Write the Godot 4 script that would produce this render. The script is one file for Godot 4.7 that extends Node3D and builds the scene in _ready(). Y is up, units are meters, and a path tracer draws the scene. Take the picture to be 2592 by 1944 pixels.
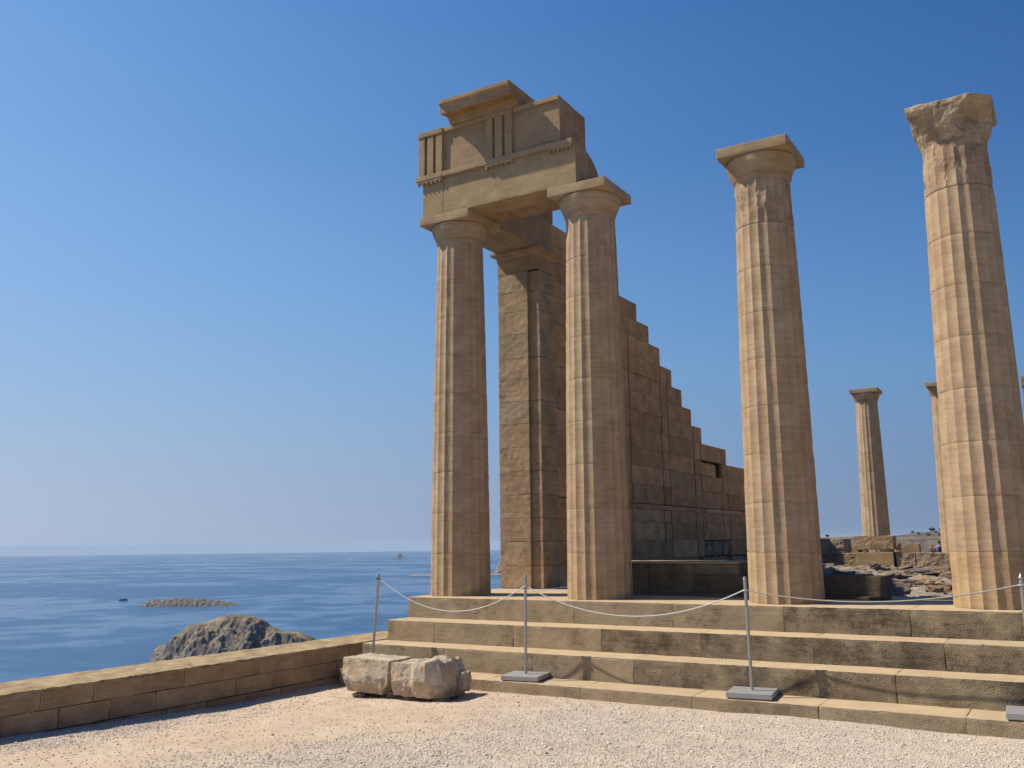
extends Node3D
# A ruined stoa of sandstone columns on a stepped platform above the sea. Units are metres, y is up.

const SAND := Color(1, 1, 1)
const STEP_Y := [0.116, 0.371, 0.6265, 0.8957]
const STEP_Z := [-8.9055, -9.368, -9.81, -10.2834]
const FLOOR_Y := 0.8957
const COL_Z := -10.943
const SEA_Y := -115.0

var org := Vector3.ZERO          # origin of the thing under construction
var M := {}                      # materials
var pool := []                   # grey noise maps shared by the textures
var rn := RandomNumberGenerator.new()
var n1 := FastNoiseLite.new()    # broad noise, about 1 unit
var n2 := FastNoiseLite.new()    # second noise
var cells := FastNoiseLite.new()  # scooped cells with sharp ridges, as broken stone has
var ridged := FastNoiseLite.new()
var used := {}


# ---------------------------------------------------------------- mesh building
class MB:
	var v := PackedVector3Array()
	var n := PackedVector3Array()
	var u := PackedVector2Array()
	var c := PackedColorArray()
	var i := PackedInt32Array()

	# a w x h grid of points; du x dv points outwards
	func grid(w: int, h: int, p: PackedVector3Array, uv: PackedVector2Array, col: Color, nn := PackedVector3Array(), cols := PackedColorArray(), crisp := false) -> void:
		if crisp:   # every facet with a normal of its own, as broken stone has
			for b in h - 1:
				for a in w - 1:
					var k := b * w + a
					for t in [[k, k + w + 1, k + 1], [k, k + w, k + w + 1]]:
						var fn := (p[t[2]] - p[t[0]]).cross(p[t[1]] - p[t[0]]).normalized()
						for q in t:
							i.append(v.size())
							v.append(p[q])
							n.append(fn)
							u.append(uv[q])
							c.append(col)
			return
		var base := v.size()
		v.append_array(p)
		u.append_array(uv)
		if cols.size():
			c.append_array(cols)
		else:
			var cc := PackedColorArray()
			cc.resize(p.size())
			cc.fill(col)
			c.append_array(cc)
		var own := nn.is_empty()
		if own:
			nn.resize(p.size())
			nn.fill(Vector3.ZERO)
		for b in h - 1:
			for a in w - 1:
				var k := b * w + a
				var k1 := k + w
				i.append_array(PackedInt32Array([base + k, base + k1 + 1, base + k + 1, base + k, base + k1, base + k1 + 1]))
				if own:
					var f := (p[k1 + 1] - p[k]).cross(p[k1] - p[k + 1])
					nn[k] += f
					nn[k + 1] += f
					nn[k1] += f
					nn[k1 + 1] += f
		if own:
			for k in nn.size():
				nn[k] = nn[k].normalized()
		n.append_array(nn)

	# flat polygon fan, counter-clockwise from outside
	func poly(p: Array, uv: Array, col: Color) -> void:
		var nn: Vector3 = (p[1] - p[0]).cross(p[2] - p[0]).normalized()
		var base := v.size()
		for k in p.size():
			v.append(p[k])
			n.append(nn)
			u.append(uv[k] if uv.size() else Vector2(p[k].x + p[k].z, p[k].y))
			c.append(col)
		for k in range(1, p.size() - 1):
			i.append_array(PackedInt32Array([base, base + k + 1, base + k]))

	func add_to(m: ArrayMesh, mat: Material) -> void:
		var a := []
		a.resize(Mesh.ARRAY_MAX)
		a[Mesh.ARRAY_VERTEX] = v
		a[Mesh.ARRAY_NORMAL] = n
		a[Mesh.ARRAY_TEX_UV] = u
		a[Mesh.ARRAY_COLOR] = c
		a[Mesh.ARRAY_INDEX] = i
		m.add_surface_from_arrays(Mesh.PRIMITIVE_TRIANGLES, a)
		m.surface_set_material(m.get_surface_count() - 1, mat)


func lines(a: float, b: float, r: float, step: float) -> PackedFloat32Array:
	var out := PackedFloat32Array([a])
	var n := maxi(1, int(ceil((b - a - 2 * r) / step)))
	for k in n + 1:
		out.append(a + r + (b - a - 2 * r) * k / n)
	out.append(b)
	return out


# A box with rounded, worn edges. o: r edge radius, amp surface unevenness, freq, chip edge damage, step grid size, tile metres per texture, faces to build, tint
func worn_box(mb: MB, lo: Vector3, hi: Vector3, o := {}) -> void:
	var r: float = minf(o.get("r", 0.006), 0.45 * minf(hi.x - lo.x, minf(hi.y - lo.y, hi.z - lo.z)))
	var amp: float = o.get("amp", 0.0)
	var fq: float = o.get("freq", 3.0)
	var chip: float = o.get("chip", 0.0)
	var step: float = o.get("step", 10.0)
	var tile: float = o.get("tile", 2.0)
	var facet: float = o.get("facet", 0.0)
	var faces: String = o.get("faces", "xXyYzZ")
	var tint: Color = o.get("tint", SAND)
	var shape = o.get("shape")
	var off := Vector2(rn.randf(), rn.randf()) if o.get("loose", true) else Vector2.ZERO
	var L := [lines(lo.x, hi.x, r, step), lines(lo.y, hi.y, r, step), lines(lo.z, hi.z, r, step)]
	var ci := lo + Vector3.ONE * r
	var ca := hi - Vector3.ONE * r
	var wear := amp > 0.0 or chip > 0.0 or shape != null
	for f in faces:
		# axis a, axis b, fixed axis, reversed a, reversed b, fixed value
		var d: Array = {"Z": [0, 1, 2, false, false, hi.z], "z": [0, 1, 2, true, false, lo.z], "X": [2, 1, 0, true, false, hi.x], "x": [2, 1, 0, false, false, lo.x], "Y": [0, 2, 1, false, true, hi.y], "y": [0, 2, 1, false, false, lo.y]}[f]
		var la: PackedFloat32Array = L[d[0]].duplicate()
		var lb: PackedFloat32Array = L[d[1]].duplicate()
		if d[3]: la.reverse()
		if d[4]: lb.reverse()
		var ps := PackedVector3Array()
		var ns := PackedVector3Array()
		var us := PackedVector2Array()
		for b in lb:
			for a in la:
				var p := Vector3.ZERO
				p[d[0]] = a
				p[d[1]] = b
				p[d[2]] = d[5]
				us.append(Vector2(a, b) / tile + off)
				var q := p.clamp(ci, ca)
				var e := p - q
				var dn := e.normalized()
				p = q + dn * r
				if wear:
					if amp > 0.0:
						p += dn * amp * (n1.get_noise_3dv(p * fq) + 0.5 * n2.get_noise_3dv(p * fq * 3.1))
					if facet > 0.0:
						p += dn * facet * (cells.get_noise_3dv(p * Vector3(1, 1.3, 1) * fq * 1.2) + 0.45 * cells.get_noise_3dv(p * fq * 3.3) + 0.5)
					if chip > 0.0 and absf(dn.x) + absf(dn.y) + absf(dn.z) > 1.2:
						p -= dn * chip * maxf(0.0, n2.get_noise_3dv(p * 5.0 + Vector3(7, 3, 1)) * 2.2 - 0.15)
					if shape != null:
						p = shape.call(p)
				ps.append(p - org)
				ns.append(dn)
		mb.grid(la.size(), lb.size(), ps, us, tint, PackedVector3Array() if wear else ns, PackedColorArray(), o.get("crisp", false))


# profile of (z, y) counter-clockwise seen from +x, extruded from x0 to x1
func prism(mb: MB, prof: Array, x0: float, x1: float, tint := SAND, tile := 2.0) -> void:
	var off := Vector2(rn.randf(), rn.randf())
	var n := prof.size()
	for k in n:
		var a: Vector2 = prof[k]
		var b: Vector2 = prof[(k + 1) % n]
		var l := a.distance_to(b)
		var p := [Vector3(x0, a.y, a.x) - org, Vector3(x0, b.y, b.x) - org, Vector3(x1, b.y, b.x) - org, Vector3(x1, a.y, a.x) - org]
		mb.poly([p[0], p[1], p[2], p[3]], [Vector2(x0, a.y) / tile + off, Vector2(x0, a.y + l) / tile + off, Vector2(x1, a.y + l) / tile + off, Vector2(x1, a.y) / tile + off], tint)
	var t := Geometry2D.triangulate_polygon(PackedVector2Array(prof))
	for k in range(0, t.size(), 3):
		for side in [x0, x1]:
			var q := []
			for s in 3:
				var w: Vector2 = prof[t[k + s]]
				q.append(Vector3(side, w.y, w.x) - org)
			var nx: float = (q[1] - q[0]).cross(q[2] - q[0]).x
			if (nx > 0) != (side == x1):
				q = [q[0], q[2], q[1]]
			var uv := []
			for s in 3:
				uv.append(Vector2(q[s].z, q[s].y) / tile + off)
			mb.poly(q, uv, tint)


# square or round rings of [y, half_width_x, half_width_z] about c
func square_loft(mb: MB, cx: float, cz: float, lv: Array, tint := SAND, tile := 2.0) -> void:
	var off := Vector2(rn.randf(), rn.randf())
	for k in lv.size() - 1:
		var a: Array = lv[k]
		var b: Array = lv[k + 1]
		var sx := [-1, 1, 1, -1]
		var sz := [1, 1, -1, -1]
		for s in 4:
			var t := (s + 1) % 4
			var p := [Vector3(cx + sx[s] * a[1], a[0], cz + sz[s] * a[2]), Vector3(cx + sx[t] * a[1], a[0], cz + sz[t] * a[2]), Vector3(cx + sx[t] * b[1], b[0], cz + sz[t] * b[2]), Vector3(cx + sx[s] * b[1], b[0], cz + sz[s] * b[2])]
			if p[0].distance_to(p[1]) < 1e-5 and p[2].distance_to(p[3]) < 1e-5:
				continue
			var uv := []
			for q in p:
				uv.append(Vector2(q.x + q.z, q.y) / tile + off)
			mb.poly([p[0] - org, p[1] - org, p[2] - org, p[3] - org], uv, tint)


func lathe(mb: MB, cx: float, cz: float, prof: Array, seg := 32, tint := SAND, tile := 2.0, amp := 0.0) -> void:
	var off := Vector2(rn.randf(), rn.randf())
	var w := seg + 1
	for band in prof.size() - 1:   # each band with normals of its own: creases stay crisp
		var ps := PackedVector3Array()
		var us := PackedVector2Array()
		for row in 2:
			var q: Vector2 = prof[band + row]
			for k in w:
				var a := TAU * k / seg
				var p := Vector3(cx + q.x * cos(a), q.y, cz - q.x * sin(a))
				if amp > 0.0:
					p += Vector3(cos(a), 0, -sin(a)) * amp * n1.get_noise_3dv(p * 6.0)
				ps.append(p - org)
				us.append(Vector2(a * 0.4, q.y) / tile + off)
		mb.grid(w, 2, ps, us, tint)


# tube along points
func tube(mb: MB, pts: Array, rad: float, seg := 8, tint := SAND) -> void:
	var ps := PackedVector3Array()
	var us := PackedVector2Array()
	var along := 0.0
	for k in pts.size():
		var d: Vector3 = (pts[mini(k + 1, pts.size() - 1)] - pts[maxi(k - 1, 0)]).normalized()
		var s := d.cross(Vector3.UP if absf(d.y) < 0.9 else Vector3.RIGHT).normalized()
		var t := s.cross(d)
		if k > 0: along += pts[k].distance_to(pts[k - 1])
		for j in seg + 1:
			var a := TAU * j / seg
			ps.append(pts[k] + (s * cos(a) - t * sin(a)) * rad - org)
			us.append(Vector2(float(j) / seg, along * 8.0))
	mb.grid(seg + 1, pts.size(), ps, us, tint)


# ---------------------------------------------------------------- objects
func numbered(called: String) -> String:
	var k: int = used.get(called, 0)
	used[called] = k + 1
	return called if k == 0 else "%s_%03d" % [called, k]


func thing(called: String, label: String, category: String, at := Vector3.ZERO, group := "") -> Node3D:
	var o := Node3D.new()
	o.name = numbered(called)
	add_child(o)
	o.position = at
	org = at
	tag(o, label, category, group)
	return o


func tag(o: Node3D, label: String, category: String, group := "") -> void:
	o.set_meta("label", label)
	o.set_meta("category", category)
	if group: o.set_meta("group", group)


func structure(called: String, at := Vector3.ZERO) -> Node3D:
	var o := Node3D.new()
	o.name = numbered(called)
	add_child(o)
	o.position = at
	org = at
	o.set_meta("kind", "structure")
	return o


# surfaces: [MB, material, MB, material ...]
func part(called: String, surfaces: Array, parent: Node = null) -> MeshInstance3D:
	var m := ArrayMesh.new()
	for k in range(0, surfaces.size(), 2):
		if surfaces[k].i.size():
			surfaces[k].add_to(m, surfaces[k + 1])
	var o := MeshInstance3D.new()
	o.mesh = m
	if parent == null:
		o.name = numbered(called)
		add_child(o)
		o.position = org
	else:
		var k := 0
		var nm := called
		while parent.has_node(NodePath(nm)):
			k += 1
			nm = "%s_%03d" % [called, k]
		o.name = nm
		parent.add_child(o, true)
	return o


func block(parent: Node, called: String, lo: Vector3, hi: Vector3, mat: Material, o := {}) -> MeshInstance3D:
	var mb := MB.new()
	worn_box(mb, lo, hi, o)
	return part(called, [mb, mat], parent)


func shade(lo := 0.86, hi := 1.06, warm := 0.03) -> Color:
	var b := rn.randf_range(lo, hi)
	var w := rn.randf_range(-warm, warm)
	return Color(b * (1 + w), b, b * (1 - 1.6 * w))


# ---------------------------------------------------------------- textures
func noise_map(seed_: int, freq: float, oct: int, type := FastNoiseLite.TYPE_SIMPLEX_SMOOTH, squash := 1, size := 1024) -> PackedByteArray:
	var n := FastNoiseLite.new()
	n.seed = seed_
	n.noise_type = type
	n.frequency = freq
	n.fractal_type = FastNoiseLite.FRACTAL_FBM
	n.fractal_octaves = oct
	if type == FastNoiseLite.TYPE_CELLULAR:
		n.cellular_return_type = FastNoiseLite.RETURN_DISTANCE
		n.fractal_type = FastNoiseLite.FRACTAL_NONE
	var im := n.get_seamless_image(size / squash, size, false, false, 0.1, true)
	im.convert(Image.FORMAT_L8)
	if squash > 1:
		im.resize(size, size, Image.INTERPOLATE_CUBIC)
	return im.get_data()


func tex_of(size: int, bytes: PackedByteArray, fmt: int) -> ImageTexture:
	return ImageTexture.create_from_image(Image.create_from_data(size, size, false, fmt, bytes))


# stone: three base colours (linear), bedding streaks, grain, pits, and spots of lichen or dirt
func stone(o: Dictionary) -> StandardMaterial3D:
	var S := 1024
	var dark: Color = o.dark
	var light: Color = o.light
	var spot: Color = o.get("spot", dark)
	var spot_at: float = o.get("spot_at", 2.0)
	var spot2: Color = o.get("spot2", light)
	var spot2_at: float = o.get("spot2_at", 2.0)
	var k_streak: float = o.get("streak", 0.3)
	var k_mottle: float = o.get("mottle", 0.5)
	var k_grain: float = o.get("grain", 0.35)
	var k_pit: float = o.get("pit", 0.5)
	var roll: int = o.get("roll", 0)
	var fine: bool = o.get("fine", false)
	var A: PackedByteArray = pool[0]   # broad
	var B: PackedByteArray = pool[1]   # streaks
	var C: PackedByteArray = pool[2]   # grain
	var D: PackedByteArray = pool[3]   # middle
	var E: PackedByteArray = pool[4]   # broad, other
	var F: PackedByteArray = pool[5]   # cells
	var rgb := PackedByteArray()
	rgb.resize(S * S * 3)
	var hgt := PackedByteArray()
	hgt.resize(S * S)
	var lut := PackedByteArray()
	lut.resize(1025)
	for k in 1025:
		lut[k] = int(255.0 * Color(k / 1024.0, 0, 0).linear_to_srgb().r)
	var mask := S * S - 1
	for k in S * S:
		var a := A[(k + roll) & mask] * 0.0039216 - 0.5
		var b := B[(k + roll * 3) & mask] * 0.0039216 - 0.5
		var c := C[(k + roll * 5) & mask] * 0.0039216 - 0.5
		var d := D[(k + roll * 7) & mask] * 0.0039216 - 0.5
		var e := E[(k + roll * 2) & mask] * 0.0039216
		var t := 0.5 + a * k_mottle + b * k_streak + c * k_grain + d * 0.35 * k_mottle
		var h := 0.6 + c * 0.4 + b * k_streak * 0.3 + d * 0.3
		var pit := F[(k + roll) & mask] * 0.0039216
		if pit < 0.12 and d > 0.02:
			t -= k_pit * (1.0 - pit / 0.12)
			h -= k_pit * (1.0 - pit / 0.12)
		t = clampf(t, 0.0, 1.0)
		var r := dark.r + (light.r - dark.r) * t
		var g := dark.g + (light.g - dark.g) * t
		var bl := dark.b + (light.b - dark.b) * t
		var s := 0.5 + (e - 0.5) * 0.55 + c * 0.95 + b * 0.45 + d * 0.3 if fine else e * 0.75 + (c + d) * 0.6 + 0.12
		if s > spot_at:
			var w := minf((s - spot_at) * (4.5 if fine else 7.0), 0.8)
			r += (spot.r - r) * w
			g += (spot.g - g) * w
			bl += (spot.b - bl) * w
		s = (1.0 - e) * 0.7 + (a - c + b) * 0.6 + 0.15
		if s > spot2_at:
			var w := minf((s - spot2_at) * 6.0, 0.8)
			r += (spot2.r - r) * w
			g += (spot2.g - g) * w
			bl += (spot2.b - bl) * w
		rgb[k * 3] = lut[int(clampf(r, 0, 1) * 1024)]
		rgb[k * 3 + 1] = lut[int(clampf(g, 0, 1) * 1024)]
		rgb[k * 3 + 2] = lut[int(clampf(bl, 0, 1) * 1024)]
		hgt[k] = int(clampf(h, 0, 1) * 255)
	var m := StandardMaterial3D.new()
	m.albedo_texture = tex_of(S, rgb, Image.FORMAT_RGB8)
	m.albedo_color = Color(0.82, 0.82, 0.82).linear_to_srgb()
	m.vertex_color_use_as_albedo = true
	m.roughness = o.get("rough", 0.92)
	m.metallic_specular = 0.25
	m.heightmap_enabled = true
	m.heightmap_texture = tex_of(S, hgt, Image.FORMAT_L8)
	m.heightmap_scale = o.get("bump", 0.6)
	return m


# the same textures at another relief or colour
func again(m: StandardMaterial3D, bump: float, tint := Color.WHITE) -> StandardMaterial3D:
	var k: StandardMaterial3D = m.duplicate()
	k.heightmap_scale = bump
	k.albedo_color = (m.albedo_color.srgb_to_linear() * tint).linear_to_srgb()
	return k


func plain(c: Color, rough := 0.8, metal := 0.0) -> StandardMaterial3D:
	var m := StandardMaterial3D.new()
	m.albedo_color = (c * 0.84).linear_to_srgb()
	m.roughness = rough
	m.metallic = metal
	m.vertex_color_use_as_albedo = true
	return m


func make_materials() -> void:
	pool = [noise_map(11, 0.004, 4), noise_map(12, 0.035, 5, FastNoiseLite.TYPE_SIMPLEX_SMOOTH, 8), noise_map(13, 0.14, 3), noise_map(14, 0.02, 4), noise_map(15, 0.0035, 3), noise_map(16, 0.05, 1, FastNoiseLite.TYPE_CELLULAR)]
	M.column = stone({"dark": Color(0.235, 0.152, 0.092), "light": Color(0.57, 0.43, 0.285), "streak": 0.3, "mottle": 0.4, "grain": 0.5, "pit": 0.45, "bump": 0.5})
	M.wall = stone({"dark": Color(0.25, 0.16, 0.09), "light": Color(0.59, 0.425, 0.265), "streak": 0.3, "mottle": 0.6, "grain": 0.45, "pit": 0.5, "bump": 0.8, "roll": 40960 + 331})
	M.carved = stone({"dark": Color(0.29, 0.20, 0.115), "light": Color(0.55, 0.41, 0.25), "streak": 0.25, "mottle": 0.5, "grain": 0.5, "pit": 0.2, "bump": 0.5, "roll": 81920 + 77})
	M.boss = again(M.wall, 1.1)
	M.inner = again(M.wall, 0.8, Color(1.62, 1.36, 1.08))  # wall stone coloured brighter and warmer to lift the shade on the stepped wall
	M.tread = stone({"dark": Color(0.42, 0.305, 0.185), "light": Color(0.64, 0.50, 0.33), "streak": 0.2, "mottle": 0.4, "grain": 0.5, "pit": 0.4, "bump": 0.5, "roll": 122880 + 55})
	M.riser = stone({"dark": Color(0.25, 0.182, 0.112), "light": Color(0.56, 0.435, 0.285), "streak": 0.42, "mottle": 0.5, "grain": 0.75, "spot": Color(0.12, 0.085, 0.05), "spot_at": 0.68, "fine": true, "bump": 0.9, "roll": 163840 + 99})
	M.lichen = stone({"dark": Color(0.18, 0.132, 0.082), "light": Color(0.48, 0.375, 0.25), "streak": 0.45, "mottle": 0.5, "grain": 0.7, "spot": Color(0.055, 0.042, 0.03), "spot_at": 0.49, "fine": true, "spot2": Color(0.42, 0.35, 0.2), "spot2_at": 0.74, "bump": 0.9, "roll": 204800 + 207})
	M.eroded = stone({"dark": Color(0.24, 0.165, 0.105), "light": Color(0.62, 0.48, 0.34), "streak": 0.3, "mottle": 0.7, "grain": 0.6, "pit": 0.8, "spot": Color(0.16, 0.11, 0.07), "spot_at": 0.78, "bump": 1.6, "roll": 245760 + 13})
	M.marble = stone({"dark": Color(0.30, 0.25, 0.21), "light": Color(0.80, 0.69, 0.55), "streak": 0.15, "mottle": 0.8, "grain": 0.8, "pit": 0.5, "spot": Color(0.52, 0.33, 0.17), "spot_at": 0.72, "spot2": Color(0.30, 0.29, 0.29), "spot2_at": 0.68, "bump": 1.8, "roll": 286720 + 151})
	M.gravel = stone({"dark": Color(0.52, 0.52, 0.52), "light": Color(1, 1, 1), "streak": 0.0, "mottle": 0.35, "grain": 0.75, "pit": 0.35, "bump": 1.0, "roll": 327680 + 41})
	M.outcrop = stone({"dark": Color(0.22, 0.18, 0.155), "light": Color(0.62, 0.52, 0.41), "streak": 0.5, "mottle": 0.7, "grain": 0.6, "pit": 0.6, "spot": Color(0.50, 0.31, 0.19), "spot_at": 0.66, "spot2": Color(0.24, 0.235, 0.24), "spot2_at": 0.6, "bump": 3.0, "roll": 368640 + 5})
	M.column = again(M.column, 0.5, Color(1.11, 1.09, 1.06))
	M.marble = again(M.marble, 1.8, Color(1.2, 1.17, 1.12))
	M.far_rock = again(M.outcrop, 0.0)
	M.far_rock.heightmap_enabled = false
	M.far_rock.albedo_texture = null
	M.far_rock.albedo_color = Color(0.82, 0.82, 0.82).linear_to_srgb()
	M.pebble = plain(Color(1, 1, 1), 0.95)
	M.steel = plain(Color(0.46, 0.45, 0.43), 0.38, 0.75)
	M.plate = plain(Color(0.40, 0.40, 0.40), 0.5, 0.35)
	M.rope = plain(Color(0.55, 0.54, 0.52), 0.7)
	M.dark = plain(Color(0.03, 0.03, 0.03), 0.6)
	M.cloth = plain(Color(1, 1, 1), 0.95)
	var w := StandardMaterial3D.new()
	w.albedo_color = Color(0.016, 0.068, 0.155).linear_to_srgb()
	w.roughness = 1.0
	w.roughness_texture = sea_roughness()
	w.roughness_texture_channel = BaseMaterial3D.TEXTURE_CHANNEL_RED
	M.sea = w


func sea_roughness() -> ImageTexture:
	var S := 1024
	var a := noise_map(31, 0.005, 6)
	var b := noise_map(32, 0.03, 5)
	var out := PackedByteArray()
	out.resize(S * S)
	for k in S * S:
		var t := (a[k] * 0.62 + b[k] * 0.38) / 255.0
		t = smoothstep(0.36, 0.60, t)
		out[k] = int(255 * lerpf(0.2, 0.42, t))
	return tex_of(S, out, Image.FORMAT_L8)


# ---------------------------------------------------------------- sky
# clear air: bluer and darker away from the sun, paler towards the horizon
func sky_panorama(sun: Vector3, exposure: float) -> ImageTexture:
	var W := 768
	var H := 384
	# by height in degrees: the colour square to the sun, and how fast it brightens towards the sun's side
	var es := [0.0, 3.0, 6.0, 10.0, 15.0, 23.0, 32.0, 55.0, 90.0]
	var mid := [Vector3(0.254, 0.341, 0.501), Vector3(0.242, 0.344, 0.519), Vector3(0.217, 0.350, 0.56), Vector3(0.180, 0.348, 0.606), Vector3(0.135, 0.302, 0.596), Vector3(0.084, 0.222, 0.512), Vector3(0.058, 0.178, 0.457), Vector3(0.04, 0.14, 0.39), Vector3(0.036, 0.128, 0.36)]
	var slope := [Vector3(0.87, 0.67, 0.49), Vector3(0.86, 0.65, 0.45), Vector3(0.85, 0.61, 0.40), Vector3(0.85, 0.54, 0.36), Vector3(1.0, 0.64, 0.44), Vector3(1.3, 0.88, 0.58), Vector3(1.48, 0.98, 0.68), Vector3(1.2, 0.8, 0.5), Vector3(0, 0, 0)]
	var flat := Vector2(sun.x, sun.z).normalized()
	var data := PackedFloat32Array()
	data.resize(W * H * 3)
	for y in H:
		var e := maxf(90.0 - 180.0 * (y + 0.5) / H, 0.0)
		var k := 0
		while k < 7 and es[k + 1] < e:
			k += 1
		var t: float = clampf((e - es[k]) / (es[k + 1] - es[k]), 0, 1)
		var m: Vector3 = mid[k].lerp(mid[k + 1], t) / exposure
		var b: Vector3 = slope[k].lerp(slope[k + 1], t)
		for x in W:
			var a := TAU * (x + 0.5) / W
			var c := sin(a) * flat.x - cos(a) * flat.y if y < H / 2 else 0.7
			var at := (y * W + x) * 3
			data[at] = m.x * exp(b.x * c)
			data[at + 1] = m.y * exp(b.y * c)
			data[at + 2] = m.z * exp(b.z * c)
	return ImageTexture.create_from_image(Image.create_from_data(W, H, false, Image.FORMAT_RGBF, data.to_byte_array()))


# ================================================================ the scene
func _ready() -> void:
	rn.seed = 4021
	n1.seed = 5
	n1.frequency = 1.0
	n1.fractal_octaves = 2
	n2.seed = 9
	n2.frequency = 1.0
	n2.fractal_octaves = 3
	cells.seed = 33
	cells.frequency = 1.0
	cells.noise_type = FastNoiseLite.TYPE_CELLULAR
	cells.cellular_return_type = FastNoiseLite.RETURN_DISTANCE
	ridged.seed = 21
	ridged.frequency = 1.0
	ridged.fractal_type = FastNoiseLite.FRACTAL_RIDGED
	ridged.fractal_octaves = 4

	var cam := Camera3D.new()
	cam.name = "camera"
	add_child(cam)
	cam.fov = 45.085
	cam.near = 0.05
	cam.far = 60000.0
	cam.transform = Transform3D(Basis(Vector3.UP, 0.54236) * Basis(Vector3.RIGHT, 0.17023) * Basis(Vector3.BACK, -0.010875), Vector3(0, 1.6, 0))
	cam.current = true

	var to_sun := Vector3(-0.92, 1.18, 0.33).normalized()
	var we := WorldEnvironment.new()
	we.name = "world_environment"
	var env := Environment.new()
	env.background_mode = Environment.BG_SKY
	var sky := Sky.new()
	var pan := PanoramaSkyMaterial.new()
	pan.panorama = sky_panorama(to_sun, 1.31)
	sky.sky_material = pan
	env.sky = sky
	env.tonemap_mode = Environment.TONE_MAPPER_LINEAR
	env.tonemap_exposure = 1.3
	env.sdfgi_enabled = true
	env.ssao_enabled = true
	env.ssil_enabled = true
	env.fog_enabled = true
	env.fog_density = 0.000036
	env.fog_light_color = Color(0.78, 0.89, 1.0)
	we.environment = env
	add_child(we)

	var sun := DirectionalLight3D.new()
	sun.name = "sun"
	add_child(sun)
	sun.look_at_from_position(to_sun * 50, Vector3.ZERO, Vector3.UP)
	sun.light_energy = 1.6
	sun.light_color = Color(1.0, 0.955, 0.875)
	sun.light_angular_distance = 0.5
	sun.shadow_enabled = true

	make_materials()
	build_sea()
	build_land()
	build_ground()
	build_steps()
	build_floor()
	build_parapet()
	build_columns()
	build_entablature()
	build_anta()
	build_stepped_wall()
	build_benches()
	build_ruins()
	build_far_columns()
	build_fallen_stones()
	build_stanchions()
	build_people()
	build_gravel()


# ---------------------------------------------------------------- sea, islands, hills
func build_sea() -> void:
	org = Vector3.ZERO
	var mb := MB.new()
	var rs := [0.0, 300.0, 1000.0, 2000.0, 4000.0, 7000.0, 11000.0, 16000.0, 22000.0, 30000.0, 40000.0]
	var ps := PackedVector3Array()
	var us := PackedVector2Array()
	for r in rs:
		for k in 129:
			var a := TAU * k / 128
			var p := Vector3(r * cos(a), SEA_Y - r * r / 8600000.0, -r * sin(a))
			ps.append(p)
			us.append(Vector2(p.x * 0.83 + p.z * 0.3, p.z * 0.9 - p.x * 0.3) / 3600.0)
	# rings run outwards, so the upper side needs the other order
	var rev := PackedVector3Array()
	var revu := PackedVector2Array()
	for b in rs.size():
		for k in 129:
			rev.append(ps[(rs.size() - 1 - b) * 129 + k])
			revu.append(us[(rs.size() - 1 - b) * 129 + k])
	mb.grid(129, rs.size(), rev, revu, Color.WHITE)
	var o := part("sea", [mb, M.sea])
	o.set_meta("kind", "structure")


# a heightfield in the frame (right, away) about c; h(s, t) gives metres above the sea
func land(called: String, c: Vector3, right: Vector3, w: float, d: float, nx: int, nz: int, h: Callable, col: Callable) -> MeshInstance3D:
	org = Vector3(c.x, SEA_Y, c.z)
	var away := Vector3.UP.cross(right)
	var ps := PackedVector3Array()
	var us := PackedVector2Array()
	for j in nz:
		var t := (float(j) / (nz - 1) - 0.5) * d
		for i in nx:
			var s := (float(i) / (nx - 1) - 0.5) * w
			ps.append(right * s + away * t + Vector3.UP * float(h.call(s, t)))
			us.append(Vector2(s, t) / 4.0)
	var cs := PackedColorArray()
	cs.resize(ps.size())
	for j in nz:
		for i in nx:
			var k := j * nx + i
			var a := ps[j * nx + mini(i + 1, nx - 1)] - ps[j * nx + maxi(i - 1, 0)]
			var b := ps[mini(j + 1, nz - 1) * nx + i] - ps[maxi(j - 1, 0) * nx + i]
			var nn := a.cross(b).normalized()
			cs[k] = col.call(ps[k], absf(nn.y))
	var mb := MB.new()
	mb.grid(nx, nz, ps, us, Color.WHITE, PackedVector3Array(), cs)
	return part(called, [mb, M.far_rock])


func profile(pts: Array, s: float) -> float:
	if s <= pts[0].x: return pts[0].y
	for k in pts.size() - 1:
		if s < pts[k + 1].x:
			return lerpf(pts[k].y, pts[k + 1].y, (s - pts[k].x) / (pts[k + 1].x - pts[k].x))
	return pts[-1].y


func rock_color(p: Vector3, up: float) -> Color:
	var k := n2.get_noise_3dv(p * 0.09)
	var q := n2.get_noise_3dv(p * 0.45) + 0.6 * n2.get_noise_3dv(p * 1.3)
	var g := Color(0.10, 0.093, 0.09).lerp(Color(0.28, 0.25, 0.22), clampf(k * 0.7 + q * 0.9 + 0.45, 0, 1))
	var dry := Color(0.19, 0.155, 0.095).lerp(Color(0.30, 0.235, 0.15), clampf(n1.get_noise_3dv(p * 0.05) + 0.5, 0, 1))
	return g.lerp(dry, smoothstep(0.58, 0.86, up + 0.3 * k + 0.15 * q))


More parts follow.
